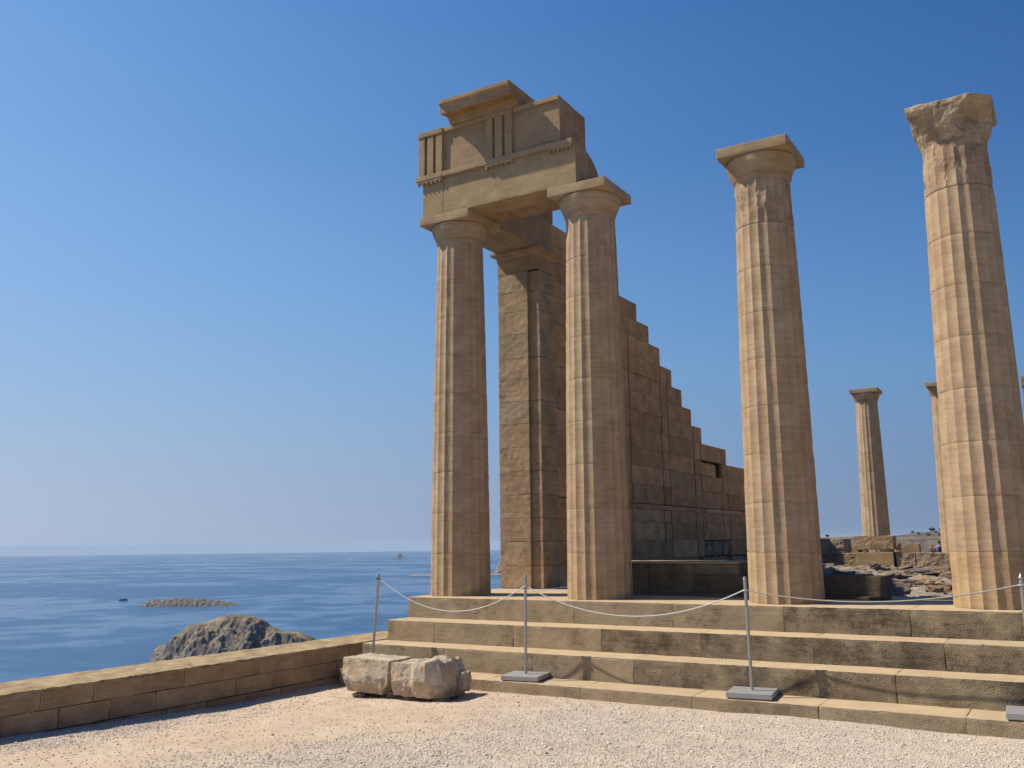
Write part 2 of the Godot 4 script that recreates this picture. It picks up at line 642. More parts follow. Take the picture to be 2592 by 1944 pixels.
func build_land() -> void:
	var right := Vector3(cos(0.54236), 0, -sin(0.54236))
	# the headland below the parapet
	var hp := [Vector2(-62, 0), Vector2(-58.5, 38), Vector2(-57, 50), Vector2(-53.7, 54), Vector2(-48, 54.5), Vector2(-46, 57), Vector2(-40.5, 63), Vector2(-34.4, 66.3), Vector2(-24.9, 68.4), Vector2(-16, 71.6), Vector2(-7, 73), Vector2(5, 71.8), Vector2(13, 70), Vector2(17.7, 65.2), Vector2(26.7, 62.3), Vector2(35, 61.5), Vector2(44, 58), Vector2(50, 54.6), Vector2(70, 40), Vector2(100, 0)]
	var hh := func(s: float, t: float) -> float:
		var w := s / (1.0 + t / 430.0) if t < 0 else s   # it narrows towards the acropolis
		var top := profile(hp, w)
		# t < 0 lies towards the acropolis: cliffs there
		var g := smoothstep(-100.0, -6.0, t) if t < 0 else 1.0 - smoothstep(0.0, 80.0, t)
		var crag := ridged.get_noise_2d(s * 0.02 + 4.0, t * 0.026)
		var rough := crag * 4.0 + n2.get_noise_2d(s * 0.05, t * 0.06) * 6.0 + cells.get_noise_2d(s * 0.09, t * 0.11) * 4.0 + n2.get_noise_2d(s * 0.3, t * 0.36) * 1.5 + cells.get_noise_2d(s * 0.36, t * 0.42) * 1.2
		rough *= smoothstep(-2.0, -26.0, t) * 0.8 + 0.2 if t < 0 else 0.3
		return maxf(top * g + rough * smoothstep(0.0, 20.0, top) - 1.5, -3.0)
	var c := Vector3(-482, 0, -450)
	var o := land("headland", c, right, 180, 200, 300, 300, hh, rock_color)
	tag(o, "grey rocky headland with a dry grassy top rising beyond the low wall", "headland")
	# islet
	var ih := func(s: float, t: float) -> float:
		var g := 1.0 - pow(absf(t) / 22.0, 2.0)
		var top := profile([Vector2(-96, -1), Vector2(-92, 5), Vector2(-80, 11.5), Vector2(-58, 10), Vector2(-40, 13.5), Vector2(0, 13.5), Vector2(30, 12), Vector2(52, 8), Vector2(80, 4.5), Vector2(96, -1)], s)
		return maxf(top * maxf(g, -0.2) + (n2.get_noise_2d(s * 0.08, t * 0.08) + 0.6 * n2.get_noise_2d(s * 0.3, t * 0.3)) * 3.0 * smoothstep(0.0, 5.0, top), -2.0)
	o = land("islet", Vector3(-1541, 0, -1297), right, 196, 48, 160, 40, ih, func(p, up): return Color(0.12, 0.108, 0.10).lerp(Color(0.25, 0.215, 0.18), clampf(0.5 + n2.get_noise_3dv(p * 0.2) * 1.4, 0, 1)))
	tag(o, "low bare rock islet out in the bay", "islet")
	# low spit, and the crag behind it
	var sh := func(s: float, t: float) -> float:
		return maxf(3.5 * (1.0 - pow(absf(t) / 30.0, 2.0)) * (0.6 + 0.5 * smoothstep(-150.0, 150.0, s)) + 1.4 * n2.get_noise_2d(s * 0.05, t * 0.05), -1.0) * smoothstep(-178.0, -165.0, s)
	o = land("spit", Vector3(-2010, 0, -2930), right, 372, 64, 120, 20, sh, func(p, up): return Color(0.33, 0.26, 0.21))
	tag(o, "flat reddish spit of land low on the sea behind left column", "spit")
	var ch := func(s: float, t: float) -> float:
		var top := profile([Vector2(-60, 0), Vector2(-38, 40), Vector2(-22, 66), Vector2(-5, 86), Vector2(30, 92), Vector2(90, 70), Vector2(180, 0)], s)
		return maxf(top * (1.0 - pow(absf(t) / 90.0, 1.5)) + ridged.get_noise_2d(s * 0.012, t * 0.012) * 12.0 * smoothstep(0.0, 40.0, top) - 6.0, -2.0)
	o = land("crag", Vector3(-2035, 0, -3330), right, 260, 180, 90, 60, ch, rock_color)
	tag(o, "hazy grey crag seen between left column and pier", "crag")
	var fh := func(s: float, t: float) -> float:
		return maxf(profile([Vector2(-75, -1), Vector2(-60, 8), Vector2(-20, 14), Vector2(5, 46), Vector2(25, 20), Vector2(70, 6), Vector2(80, -1)], s) * (1.0 - pow(absf(t) / 40.0, 2.0)), -2.0)
	o = land("far_islet", Vector3(-4950, 0, -6328), right, 170, 84, 40, 12, fh, func(p, up): return Color(0.13, 0.14, 0.16))
	tag(o, "faint islet near the horizon left of the columns", "islet")
	# excursion boat
	var at := Vector3(-1831.7, SEA_Y, -1355.5)
	var b := thing("boat", "dark two-decked excursion boat left of the low islet", "boat", at)
	var mb := MB.new()
	var hull := []
	for k in 9:
		var s := k / 8.0
		hull.append([lerpf(-9.5, 9.5, s), 2.4 * pow(sin(PI * clampf(0.12 + s * 0.80, 0, 1)), 0.6), 1.7 + 0.9 * pow(absf(s - 0.45) * 1.8, 2.0)])
	for side in [-1.0, 1.0]:
		var ps := PackedVector3Array()
		var us := PackedVector2Array()
		for row in 2:
			for k in 9:
				var kk: int = k if side > 0 else 8 - k
				ps.append(right * hull[kk][0] + Vector3.UP.cross(right) * -side * hull[kk][1] * (0.75 if row == 0 else 1.0) + Vector3.UP * (-0.4 if row == 0 else hull[kk][2]))
				us.append(Vector2.ZERO)
		mb.grid(9, 2, ps, us, Color(0.10, 0.07, 0.06))
	part("hull", [mb, M.cloth], b)
	var turn := Basis(right, Vector3.UP, right.cross(Vector3.UP))
	for dk in [["deck_house", Vector3(-6, 1.6, -1.9), Vector3(6.5, 3.3, 1.9), 0.16], ["upper_deck", Vector3(-5, 3.3, -1.9), Vector3(5, 3.5, 1.9), 0.3], ["awning", Vector3(-4.5, 5.0, -1.9), Vector3(4.5, 5.15, 1.9), 0.45], ["wheelhouse", Vector3(3.2, 3.5, -1.2), Vector3(5, 5.0, 1.2), 0.3]]:
		var dm := MB.new()
		org = Vector3.ZERO
		worn_box(dm, dk[1], dk[2], {"r": 0.05, "tint": Color(dk[3], dk[3] * 0.9, dk[3] * 0.85)})
		var pm := part(dk[0], [dm, M.cloth], b)
		pm.basis = turn
	# the far hillside behind the right columns
	var hl := func(s: float, t: float) -> float:
		var crest := profile([Vector2(-460, 0), Vector2(-330, 90), Vector2(-220, 116), Vector2(-130, 119.5), Vector2(-98, 120.4), Vector2(-53, 121.3), Vector2(18, 121.4), Vector2(43, 125), Vector2(69, 127), Vector2(101, 129.5), Vector2(200, 140), Vector2(420, 150)], s)
		var g := 1.0 - smoothstep(0.0, 1.0, (-t) / 380.0) * 0.9 if t < 0 else 1.0 - smoothstep(0.0, 300.0, t) * 0.5
		return crest * g + 6.0 * n2.get_noise_2d(s * 0.012, t * 0.012) * smoothstep(0.0, 60.0, absf(t)) + 1.4 * n2.get_noise_2d(s * 0.07, t * 0.07) * smoothstep(4.0, 40.0, absf(t)) - 1.5 * smoothstep(0.0, 30.0, t)
	var hc := func(p: Vector3, up: float) -> Color:
		var k := n2.get_noise_3dv(p * Vector3(0.02, 0.12, 0.02))
		var q := n2.get_noise_3dv(p * 0.16)
		return Color(0.11, 0.088, 0.078).lerp(Color(0.23, 0.185, 0.135), clampf(0.45 + k * 1.4, 0, 1)).lerp(Color(0.08, 0.075, 0.065), clampf(q * 2.4 - 0.3, 0, 0.8))
	var fwd := Vector3(-0.5161, 0, -0.8565)
	var hcent := fwd * 1520 + right * 600
	o = land("far_hill", hcent, right, 840, 760, 260, 150, hl, hc)
	o.set_meta("kind", "structure")
	# scattered trees on that hill
	var spots := [[-92.0, 0.0, 5.0], [47.0, 0.0, 4.0], [43.0, -30.0, 4.0], [52.0, -45.0, 5.0], [66.0, -52.0, 3.6], [78.5, 0.0, 7.0], [73.0, -25.0, 3.6], [89.0, -34.0, 4.2], [87.0, -60.0, 3.4], [92.0, 0.0, 4.0], [96.0, 1.0, 5.5], [99.0, 0.0, 5.0], [57.0, -118.0, 7.0], [103.0, -66.0, 3.0]]
	var where := ["alone on the skyline beside the third column", "first on the skyline right of the far column", "low, just under the skyline", "largest below the skyline", "small, midway down the slope", "broadest on the skyline", "below the broadest skyline tree", "on the slope above a pale track", "beside the pale track", "left of the skyline cluster", "middle of the skyline cluster", "right of the skyline cluster", "just above the gable-shaped block", "nearest to the fourth column"]
	for k in spots.size():
		var s: float = spots[k][0]
		var t: float = spots[k][1]
		var sz: float = spots[k][2]
		var base: Vector3 = hcent + right * s + Vector3.UP.cross(right) * t
		base.y = SEA_Y + hl.call(s, t) - 0.3
		var tr := thing("hill_tree", "dark scrubby tree on the far hill, " + where[k], "tree", base, "trees on the far hill")
		var cm := MB.new()
		for q in 130:
			var d := Vector3(rn.randfn(), rn.randfn() * 0.8, rn.randfn()).normalized() * pow(rn.randf(), 0.4)
			var cpos := Vector3(d.x * sz * 0.62, sz * 0.55 + d.y * sz * 0.38, d.z * sz * 0.62)
			var a := Vector3(rn.randfn(), rn.randfn(), rn.randfn()).normalized() * sz * 0.16
			var e := a.cross(Vector3(rn.randfn(), rn.randfn(), rn.randfn())).normalized() * sz * 0.16
			cm.poly([cpos - a, cpos + e, cpos + a, cpos - e], [Vector2.ZERO, Vector2.ZERO, Vector2.ZERO, Vector2.ZERO], Color(0.05, 0.06, 0.035) * rn.randf_range(0.7, 1.3))
		org = Vector3.ZERO
		part("crown", [cm, M.cloth], tr)
		var tm := MB.new()
		lathe(tm, 0, 0, [Vector2(0.22, -0.3), Vector2(0.13, sz * 0.5)], 6, Color(0.12, 0.09, 0.06))
		part("trunk", [tm, M.cloth], tr)


# ---------------------------------------------------------------- the court
func ground_y(x: float, z: float) -> float:
	var y := 0.012 * n1.get_noise_2d(x * 0.7, z * 0.7) + 0.006 * n2.get_noise_2d(x * 3.0, z * 3.0)
	y -= 0.085 * smoothstep(-6.4, -7.9, x) * smoothstep(-4.6, -7.4, z)
	y -= 0.055 * smoothstep(0.95, 0.45, Vector2((x + 6.5) * 0.85, (z + 8.42) * 1.7).length())
	y -= 0.02 * smoothstep(-2.0, -0.5, x) * smoothstep(-7.5, -8.9, z)
	return y


func sandy(x: float, z: float) -> float:   # 1 where trodden earth shows, 0 where loose gravel lies
	var k := n1.get_noise_2d(x * 0.35 + 3.0, z * 0.35) * 0.8 + n2.get_noise_2d(x * 1.4, z * 1.4) * 0.7 + n2.get_noise_2d(x * 5.0, z * 5.0) * 0.35
	var band := smoothstep(-3.6, -5.4, x + 0.45 * (z + 8.0)) * (1.0 - smoothstep(-6.9, -7.9, x + 0.1 * (z + 5.0)) * smoothstep(-7.6, -5.6, z))
	return clampf(band * 1.1 + k * 0.55, 0, 1)


func build_ground() -> void:
	org = Vector3.ZERO
	var xs := PackedFloat32Array()
	var zs := PackedFloat32Array()
	var x := -8.3
	while x < 2.0:
		xs.append(x)
		x += 0.05
	for q in [2.5, 4, 8, 16, 40]: xs.append(q)
	for q in [30.0, 12, 4, 0, -1, -2.0]: zs.append(q)
	var z := -2.5
	while z > -9.1:
		zs.append(z)
		z -= 0.05
	var ps := PackedVector3Array()
	var us := PackedVector2Array()
	var cs := PackedColorArray()
	for b in zs:
		for a in xs:
			ps.append(Vector3(a, ground_y(a, b), b))
			us.append(Vector2(a, b) / 1.7)
			var s := sandy(a, b)
			var c := Color(0.71, 0.61, 0.51).lerp(Color(0.755, 0.575, 0.415), s)
			var pale := clampf(n2.get_noise_2d(a * 0.9, b * 0.9 + 9.0) * 1.5, 0, 1)
			cs.append(c.lerp(Color(0.82, 0.68, 0.52), pale * 0.6))
	var mb := MB.new()
	mb.grid(xs.size(), zs.size(), ps, us, Color.WHITE, PackedVector3Array(), cs)
	var o := part("ground", [mb, M.gravel])
	o.set_meta("kind", "structure")
	# the rock that carries the whole terrace, down to the sea
	mb = MB.new()
	var ring := [Vector2(-9.0, 40), Vector2(60, 40), Vector2(70, -20), Vector2(50, -78), Vector2(6, -84), Vector2(-10, -70), Vector2(-9.4, -34), Vector2(-9.0, -20)]
	var top := []
	for q in ring: top.append(Vector3(q.x, -0.42, q.y))
	mb.poly(top, [], Color(0.42, 0.36, 0.29))
	var levels := [[-0.42, 0.0], [-8.0, 3.0], [-30.0, 12.0], [-70.0, 40.0], [-118.0, 90.0]]
	ps = PackedVector3Array()
	us = PackedVector2Array()
	for l in levels.size():
		var lv: Array = levels[levels.size() - 1 - l]
		for k in 65:
			var f := k / 8.0
			var p: Vector2 = ring[int(f) % 8].lerp(ring[(int(f) + 1) % 8], f - int(f))
			var out := (p - Vector2(25, -22)).normalized()
			var wob: float = lv[1] * (1.0 + 0.5 * n1.get_noise_2d(k * 0.4, lv[0] * 0.05)) if k < 64 else lv[1] * (1.0 + 0.5 * n1.get_noise_2d(0, lv[0] * 0.05))
			p += out * wob * (0.35 if p.x < -5 else 1.0)
			ps.append(Vector3(p.x, lv[0], p.y))
			us.append(Vector2(k, l))
	mb.grid(65, levels.size(), ps, us, Color(0.33, 0.29, 0.25))
	o = part("terrace_hill", [mb, M.far_rock])
	o.set_meta("kind", "structure")


func build_gravel() -> void:
	var shapes := []
	for k in 3:
		var mb := MB.new()
		org = Vector3.ZERO
		var ps := PackedVector3Array()
		var us := PackedVector2Array()
		for row in 4:
			var e := PI * (row / 3.0 - 0.5)
			for j in 6:
				var a := TAU * (j % 5) / 5
				var p := Vector3(cos(a) * cos(e), sin(e) * 0.62, -sin(a) * cos(e))
				p *= 1.0 + 0.3 * n2.get_noise_3dv(p * 1.3 + Vector3(k * 9.0, 0, 0))
				ps.append(p)
				us.append(Vector2.ZERO)
		mb.grid(6, 4, ps, us, Color.WHITE)
		var m := ArrayMesh.new()
		mb.add_to(m, M.pebble)
		shapes.append(m)
	for k in 3:
		var spots: Array[Transform3D] = []
		var cols: Array[Color] = []
		var want := 66000
		var tries := 0
		while spots.size() < want and tries < want * 6:
			tries += 1
			var x := rn.randf_range(-8.02, 1.2)
			var z := -8.89 + 6.9 * pow(rn.randf(), 0.8)
			var s := sandy(x, z)
			var near_step := smoothstep(-8.2, -8.85, z)
			if rn.randf() < s * 0.86 - near_step * 0.4: continue
			if n2.get_noise_2d(x * 2.2, z * 2.2) * 0.9 + rn.randf() < 0.1: continue
			var r := 0.003 + 0.0065 * pow(rn.randf(), 3.0)
			if rn.randf() < 0.012: r *= 1.9
			var bs := Basis.from_euler(Vector3(rn.randf_range(-0.5, 0.5), rn.randf() * TAU, rn.randf_range(-0.5, 0.5))).scaled(Vector3(r * rn.randf_range(0.8, 1.5), r, r * rn.randf_range(0.8, 1.3)))
			spots.append(Transform3D(bs, Vector3(x, ground_y(x, z) + r * 0.25, z)))
			var q := rn.randf()
			var c := Color(0.68, 0.56, 0.44) if q < 0.5 else Color(0.78, 0.69, 0.58) if q < 0.78 else Color(0.60, 0.44, 0.31) if q < 0.93 else Color(0.36, 0.29, 0.24)
			cols.append(c * rn.randf_range(0.85, 1.12))
		var mm := MultiMesh.new()
		mm.transform_format = MultiMesh.TRANSFORM_3D
		mm.use_colors = true
		mm.mesh = shapes[k]
		mm.instance_count = spots.size()
		for j in spots.size():
			mm.set_instance_transform(j, spots[j])
			mm.set_instance_color(j, cols[j])
		var o := MultiMeshInstance3D.new()
		o.multimesh = mm
		o.name = numbered("gravel")
		o.set_meta("kind", "stuff")
		tag(o, "loose pale limestone gravel strewn over the court", "gravel", "gravel of the court")
		add_child(o)


# ---------------------------------------------------------------- steps and floor
func build_steps() -> void:
	var root := structure("stone_steps", Vector3(-2, 0, -9))
	# front joints of each step from the lowest up
	var joints := [[-7.86, -6.98, -5.78, -4.58, -3.37, -2.17, -0.96, 0.25, 1.46, 2.67, 3.88], [-7.90, -6.64, -5.41, -4.18, -2.95, -1.57, -0.34, 0.9, 2.13, 3.88], [-7.85, -7.10, -5.93, -4.76, -3.58, -2.40, -1.19, 0.0, 1.2, 2.4, 3.88], [-7.88, -6.61, -5.35, -4.08, -2.81, -1.54, -0.28, 1.0, 2.26, 3.88]]
	var front := [0.06, 0.45, 0.8, 0.55]
	for s in 4:
		var bottom: float = -0.25 if s == 0 else STEP_Y[s - 1] - 0.02
		var back: float = STEP_Z[s + 1] - 0.03 if s < 3 else -11.45
		for k in joints[s].size() - 1:
			var x0: float = joints[s][k] + 0.0005
			var x1: float = joints[s][k + 1] - 0.0005
			var lo := Vector3(x0, bottom, back)
			var hi := Vector3(x1, STEP_Y[s], STEP_Z[s])
			var dirt: float = clampf((x0 + 7.9) / 6.0, 0, 1.15) * front[s] * 1.5 + rn.randf_range(-0.2, 0.2)
			var mat: Material = M.lichen if dirt > 0.5 else M.riser
			var tone := shade(0.94, 1.12, 0.03)
			var o := {"r": 0.005, "amp": 0.004, "freq": 2.5, "chip": 0.013, "step": 0.035, "faces": "xXZ", "tint": tone}
			var mb := MB.new()
			worn_box(mb, lo, hi, o)
			var tp := MB.new()
			o.faces = "Y"
			o.tint = shade(0.94, 1.06, 0.02)
			worn_box(tp, lo, hi, o)
			part("step_block", [mb, mat, tp, M.tread], root)


func build_floor() -> void:
	var root := structure("floor", Vector3(-3, FLOOR_Y, -12))
	var z := -11.452
	for row in 6:
		var x := -7.88 - 0.4 * (row % 2)
		if row > 1: x = maxf(x, -7.1)
		var right := 3.8 if row < 2 else -3.9
		while x < right:
			var w := rn.randf_range(0.95, 1.35)
			var lo := Vector3(maxf(x, -7.88), FLOOR_Y - 0.3, z - 0.575)
			var hi := Vector3(minf(x + w, right + 0.08) - 0.003, FLOOR_Y + rn.randf_range(-0.004, 0.002), z)
			if hi.x - lo.x > 0.1:
				block(root, "paving_slab", lo, hi, M.tread, {"r": 0.006, "amp": 0.002, "step": 0.2, "faces": "xXYz", "tint": shade(0.9, 1.04, 0.02)})
			x += w
		z -= 0.578


# ---------------------------------------------------------------- low wall along the cliff
func build_parapet() -> void:
	var root := thing("parapet_wall", "low sandstone wall along the cliff edge at left", "wall", Vector3(-8.4, -0.1, -6))
	var rowz := [-10.95, -9.85, -9.32, -8.89, -8.34, -7.80, -7.27, -6.755, -6.23, -5.707, -5.18, -4.6, -4.05, -3.5, -2.95, -2.4, -1.85, -1.3, -0.7]
	var lowz := [-10.95, -10.1, -9.6, -9.08, -8.53, -7.985, -7.45, -6.93, -6.41, -5.89, -5.366, -4.84, -4.3, -3.75, -3.2, -2.65, -2.1, -1.5, -0.7]
	for k in rowz.size() - 1:
		block(root, "stone_block", Vector3(-8.79, 0.172, rowz[k] + 0.0006), Vector3(-8.07 + rn.randf_range(-0.004, 0.004), 0.335, rowz[k + 1] - 0.0006), M.wall, {"r": 0.003, "amp": 0.007, "chip": 0.008, "step": 0.06, "faces": "xXzZ", "tint": shade(1.0, 1.1, 0.025) * Color(1.1, 1.0, 0.92)})
		block(root, "stone_block", Vector3(-8.785, -0.01, lowz[k] + 0.0006), Vector3(-8.065 + rn.randf_range(-0.004, 0.004), 0.1714, lowz[k + 1] - 0.0006), M.wall, {"r": 0.003, "amp": 0.007, "chip": 0.008, "step": 0.06, "faces": "xXzZ", "tint": shade(0.98, 1.08, 0.025) * Color(1.1, 1.0, 0.92)})
		block(root, "stone_block", Vector3(-8.79, -0.35, rowz[k] + 0.203), Vector3(-8.06 + rn.randf_range(-0.004, 0.004), -0.015, rowz[k + 1] + 0.197), M.wall, {"r": 0.012, "amp": 0.006, "step": 0.08, "faces": "xXzZ", "tint": shade(0.85, 1.0, 0.05)})
	# rough mortar and stone on top, one run that follows the blocks
	var z := -10.95
	while z < -0.75:
		var l := minf(rn.randf_range(0.8, 1.3), -0.7 - z)
		block(root, "coping", Vector3(-8.80, 0.325, z), Vector3(-8.055, 0.362, z + l + 0.006), M.eroded, {"r": 0.008, "amp": 0.006, "freq": 6.0, "facet": 0.012, "chip": 0.03, "step": 0.025, "tile": 1.3, "faces": "xXYzZ", "tint": Color(1.08, 1.0, 0.86)})
		z += l
	# core behind the joints
	block(root, "core", Vector3(-8.75, -0.34, -10.9), Vector3(-8.09, 0.33, -0.75), M.wall, {"tint": Color(0.4, 0.36, 0.3)})


# ---------------------------------------------------------------- columns
func col_radius(y: float) -> float:
	var t := clampf((y - FLOOR_Y) / 5.05, 0, 1)
	return 0.421 - 0.086 * (0.5 * t + 0.5 * t * t)


# one drum with 20 shallow flutes
func drum(mb: MB, cx: float, cz: float, y0: float, y1: float, o := {}) -> void:
	var wear: float = o.get("wear", 0.0025)
	var chips: float = o.get("chips", 0.005)
	var depth: float = o.get("depth", 0.0175)
	var seg: int = o.get("seg", 6)
	var rowh: float = o.get("row", 0.06)
	var lip: float = o.get("lip", 0.0035)
	var tint: Color = o.get("tint", SAND)
	var lop: float = o.get("lop", 0.0)
	var off := Vector2(rn.randf(), rn.randf())
	var spin: float = o.get("spin", 0.0)
	var rows := lines(y0, y1, lip, rowh)
	var seed_ := rn.randf() * 50.0
	for f in 20:
		var ps := PackedVector3Array()
		var us := PackedVector2Array()
		for q in rows.size():
			var y := rows[q]
			var big: float = col_radius(y) + o.get("grow", 0.0)
			var end := q == 0 or q == rows.size() - 1
			for s in seg + 1:
				var x := 2.0 * s / seg - 1.0
				var a: float = TAU * (f + 0.5 + 0.5 * x) / 20.0 + spin
				var dirn := Vector3(cos(a), 0, -sin(a))
				var r: float = big - depth * (1.0 - x * x) * (big / 0.42)
				var p: Vector3 = dirn * r + Vector3(0, y, 0)
				var edge := pow(absf(x), 6.0)
				var nn := n2.get_noise_3d(p.x * 7.0 + seed_, p.y * 5.0, p.z * 7.0)
				r += wear * n1.get_noise_3d(p.x * 5.0, p.y * 4.0 + seed_, p.z * 5.0)
				r -= edge * chips * maxf(0.0, nn * 2.0 - 0.1)
				if end: r -= lip * 1.3 + chips * maxf(0.0, nn * 1.6)
				if lop > 0.0: r -= lop * maxf(0.0, n1.get_noise_3d(p.x * 3.0 + seed_, p.y * 3.5, p.z * 3.0) + 0.25)
				ps.append(Vector3(cx, y, cz) + dirn * r - org)
				us.append(Vector2(a * 0.4, y) / 2.0 + off)
		mb.grid(seg + 1, rows.size(), ps, us, tint, PackedVector3Array(), PackedColorArray(), lop > 0.0)


func capital(root: Node, cx: float, cz: float, mat: Material, tint: Color, amp := 0.0) -> void:
	var mb := MB.new()
	lathe(mb, cx, cz, [Vector2(0.30, 5.90), Vector2(0.334, 5.94), Vector2(0.338, 5.965), Vector2(0.348, 5.968), Vector2(0.350, 5.978), Vector2(0.343, 5.981), Vector2(0.354, 5.985), Vector2(0.357, 5.996), Vector2(0.352, 6.0), Vector2(0.372, 6.035), Vector2(0.394, 6.085), Vector2(0.411, 6.135), Vector2(0.422, 6.18), Vector2(0.424, 6.205), Vector2(0.412, 6.224)], 40, tint, 2.0, amp)
	part("echinus", [mb, mat], root)
	block(root, "abacus", Vector3(cx - 0.4306, 6.2229, cz - 0.4306), Vector3(cx + 0.4306, 6.3494, cz + 0.4306), mat, {"r": 0.007, "amp": 0.003, "chip": 0.014, "step": 0.07, "tint": tint})


func build_columns() -> void:
	var jy := [FLOOR_Y, 1.466, 2.023, 2.584, 3.141, 3.700, 4.262, 4.813, 5.350, 5.95]
	var labels := ["leftmost fluted column carrying the corner of the entablature", "fluted column carrying the broken right end of the entablature", "free-standing fluted column with a square capital and open sky above", "fluted column at the right edge with a broken, weathered capital"]
	var cx := [-7.468, -5.313, -2.942, -0.779]
	for c in 4:
		var root := thing("column", labels[c], "column", Vector3(cx[c], FLOOR_Y, COL_Z), "front row of columns")
		for k in 9:
			var mb := MB.new()
			var t := shade(0.95, 1.04, 0.02)
			if k == 0: t *= Color(1.03, 0.98, 0.9)
			if k < 8 or c < 2:
				drum(mb, cx[c], COL_Z, jy[k], jy[k + 1], {"tint": t, "spin": 0.02 * c})
				part("drum", [mb, M.column], root)
			else:
				drum(mb, cx[c], COL_Z, jy[k], jy[k + 1], {"tint": Color(1.0, 0.95, 0.9), "spin": 0.05, "wear": 0.007, "chips": 0.02, "lop": 0.009, "depth": 0.018, "row": 0.018, "seg": 8, "lip": 0.010})
				var o := part("drum", [mb, M.eroded], root)
				o.set_meta("label", "pitted and broken old drum")
		if c < 3:
			capital(root, cx[c], COL_Z, M.column if c < 2 else M.wall, Color(1.0, 1.0, 0.97) if c < 2 else Color(0.95, 0.98, 0.95), 0.0 if c < 2 else 0.012)
		else:
			broken_capital(root, cx[c], COL_Z)


# the weathered capital: round below, square above, its right-hand corner knocked off
func broken_capital(root: Node, cx: float, cz: float) -> void:
	var mb := MB.new()
	var ps := PackedVector3Array()
	var us := PackedVector2Array()
	var lv := [[5.90, 0.0, 0.02], [5.905, 0.335, 0.0], [5.96, 0.355, 0.02], [6.02, 0.385, 0.06], [6.08, 0.405, 0.18], [6.14, 0.415, 0.38], [6.20, 0.425, 0.65], [6.235, 0.432, 0.95], [6.26, 0.434, 1.0], [6.28, 0.434, 1.0], [6.30, 0.434, 1.0], [6.325, 0.433, 1.0], [6.337, 0.424, 1.0], [6.34, 0.3, 0.9], [6.341, 0.0, 0.0]]
	var seg := 160
	var fine := []
	for k in lv.size() - 1:
		var steps := 3 if k > 1 and k < 8 else 1
		for q in steps:
			var f := float(q) / steps
			fine.append([lerpf(lv[k][0], lv[k + 1][0], f), lerpf(lv[k][1], lv[k + 1][1], f), lerpf(lv[k][2], lv[k + 1][2], f)])
	fine.append(lv[-1])
	for l in fine:
		for k in seg + 1:
			var a := TAU * (k % seg) / seg
			var d := Vector3(cos(a), 0, -sin(a))
			var sq: float = 1.0 / maxf(absf(d.x), absf(d.z))
			var r: float = l[1] * lerpf(1.0, minf(sq, 1.4), l[2])
			var p := Vector3(cx, l[0], cz) + d * r
			if l[1] > 0.1:
				# under the front right corner the stone is sheared off in a slanting scar
				var cut := (p.x - cx) + (p.z - cz) - lerpf(0.44, 0.68, clampf((p.y - 6.10) / 0.25, 0, 1))
				if cut > 0.0: p -= Vector3(0.5, 0.0, 0.5) * cut
				p += d * (0.018 * n1.get_noise_3dv(p * 5.0) + 0.009 * n2.get_noise_3dv(p * 14.0) + 0.016 * cells.get_noise_3dv(p * 9.0))
				p.y += 0.016 * n1.get_noise_3dv(p * 4.0 + Vector3(5, 5, 5)) + 0.02 * cells.get_noise_3dv(p * 6.0) * smoothstep(6.25, 6.34, p.y)
			ps.append(p - org)
			us.append(Vector2(a * 0.4, l[0]) / 1.5)
	mb.grid(seg + 1, fine.size(), ps, us, Color(1.02, 1.0, 0.94), PackedVector3Array(), PackedColorArray(), true)
	part("broken_capital", [mb, M.eroded], root)


# ---------------------------------------------------------------- entablature
func triglyph(root: Node, x0: float, x1: float, z: float, side := false) -> void:
	var mb := MB.new()
	var y0 := 6.986
	var y1 := 7.60
	var tint := Color(0.95, 0.91, 0.89)
	var w := x1 - x0
	worn_box(mb, Vector3(x0, y0, z - 0.02), Vector3(x1, y1, z + 0.006), {"tint": tint, "r": 0.002, "faces": "xXZ"})
	for k in 3:
		var b0 := x0 + w * (0.0 + k * 0.365)
		worn_box(mb, Vector3(b0, y0, z + 0.004), Vector3(b0 + w * 0.265, y1, z + 0.05), {"tint": tint, "r": 0.006, "chip": 0.006, "step": 0.1, "faces": "xXZ"})
	worn_box(mb, Vector3(x0 - 0.004, y1 - 0.002, z - 0.02), Vector3(x1 + 0.004, 7.679, z + 0.062), {"tint": tint, "r": 0.005, "chip": 0.008, "step": 0.1})
	part("triglyph", [mb, M.carved], root)


func regula(parent: Node, x0: float, x1: float, z: float) -> void:
	var mb := MB.new()
	worn_box(mb, Vector3(x0, 6.878, z - 0.01), Vector3(x1, 6.912, z + 0.04), {"r": 0.003})
	for k in 6:
		var x := lerpf(x0 + 0.025, x1 - 0.025, k / 5.0)
		lathe(mb, x, z + 0.018, [Vector2(0.0, 6.845), Vector2(0.025, 6.846), Vector2(0.019, 6.879)], 8)
	part("regula", [mb, M.carved], parent)


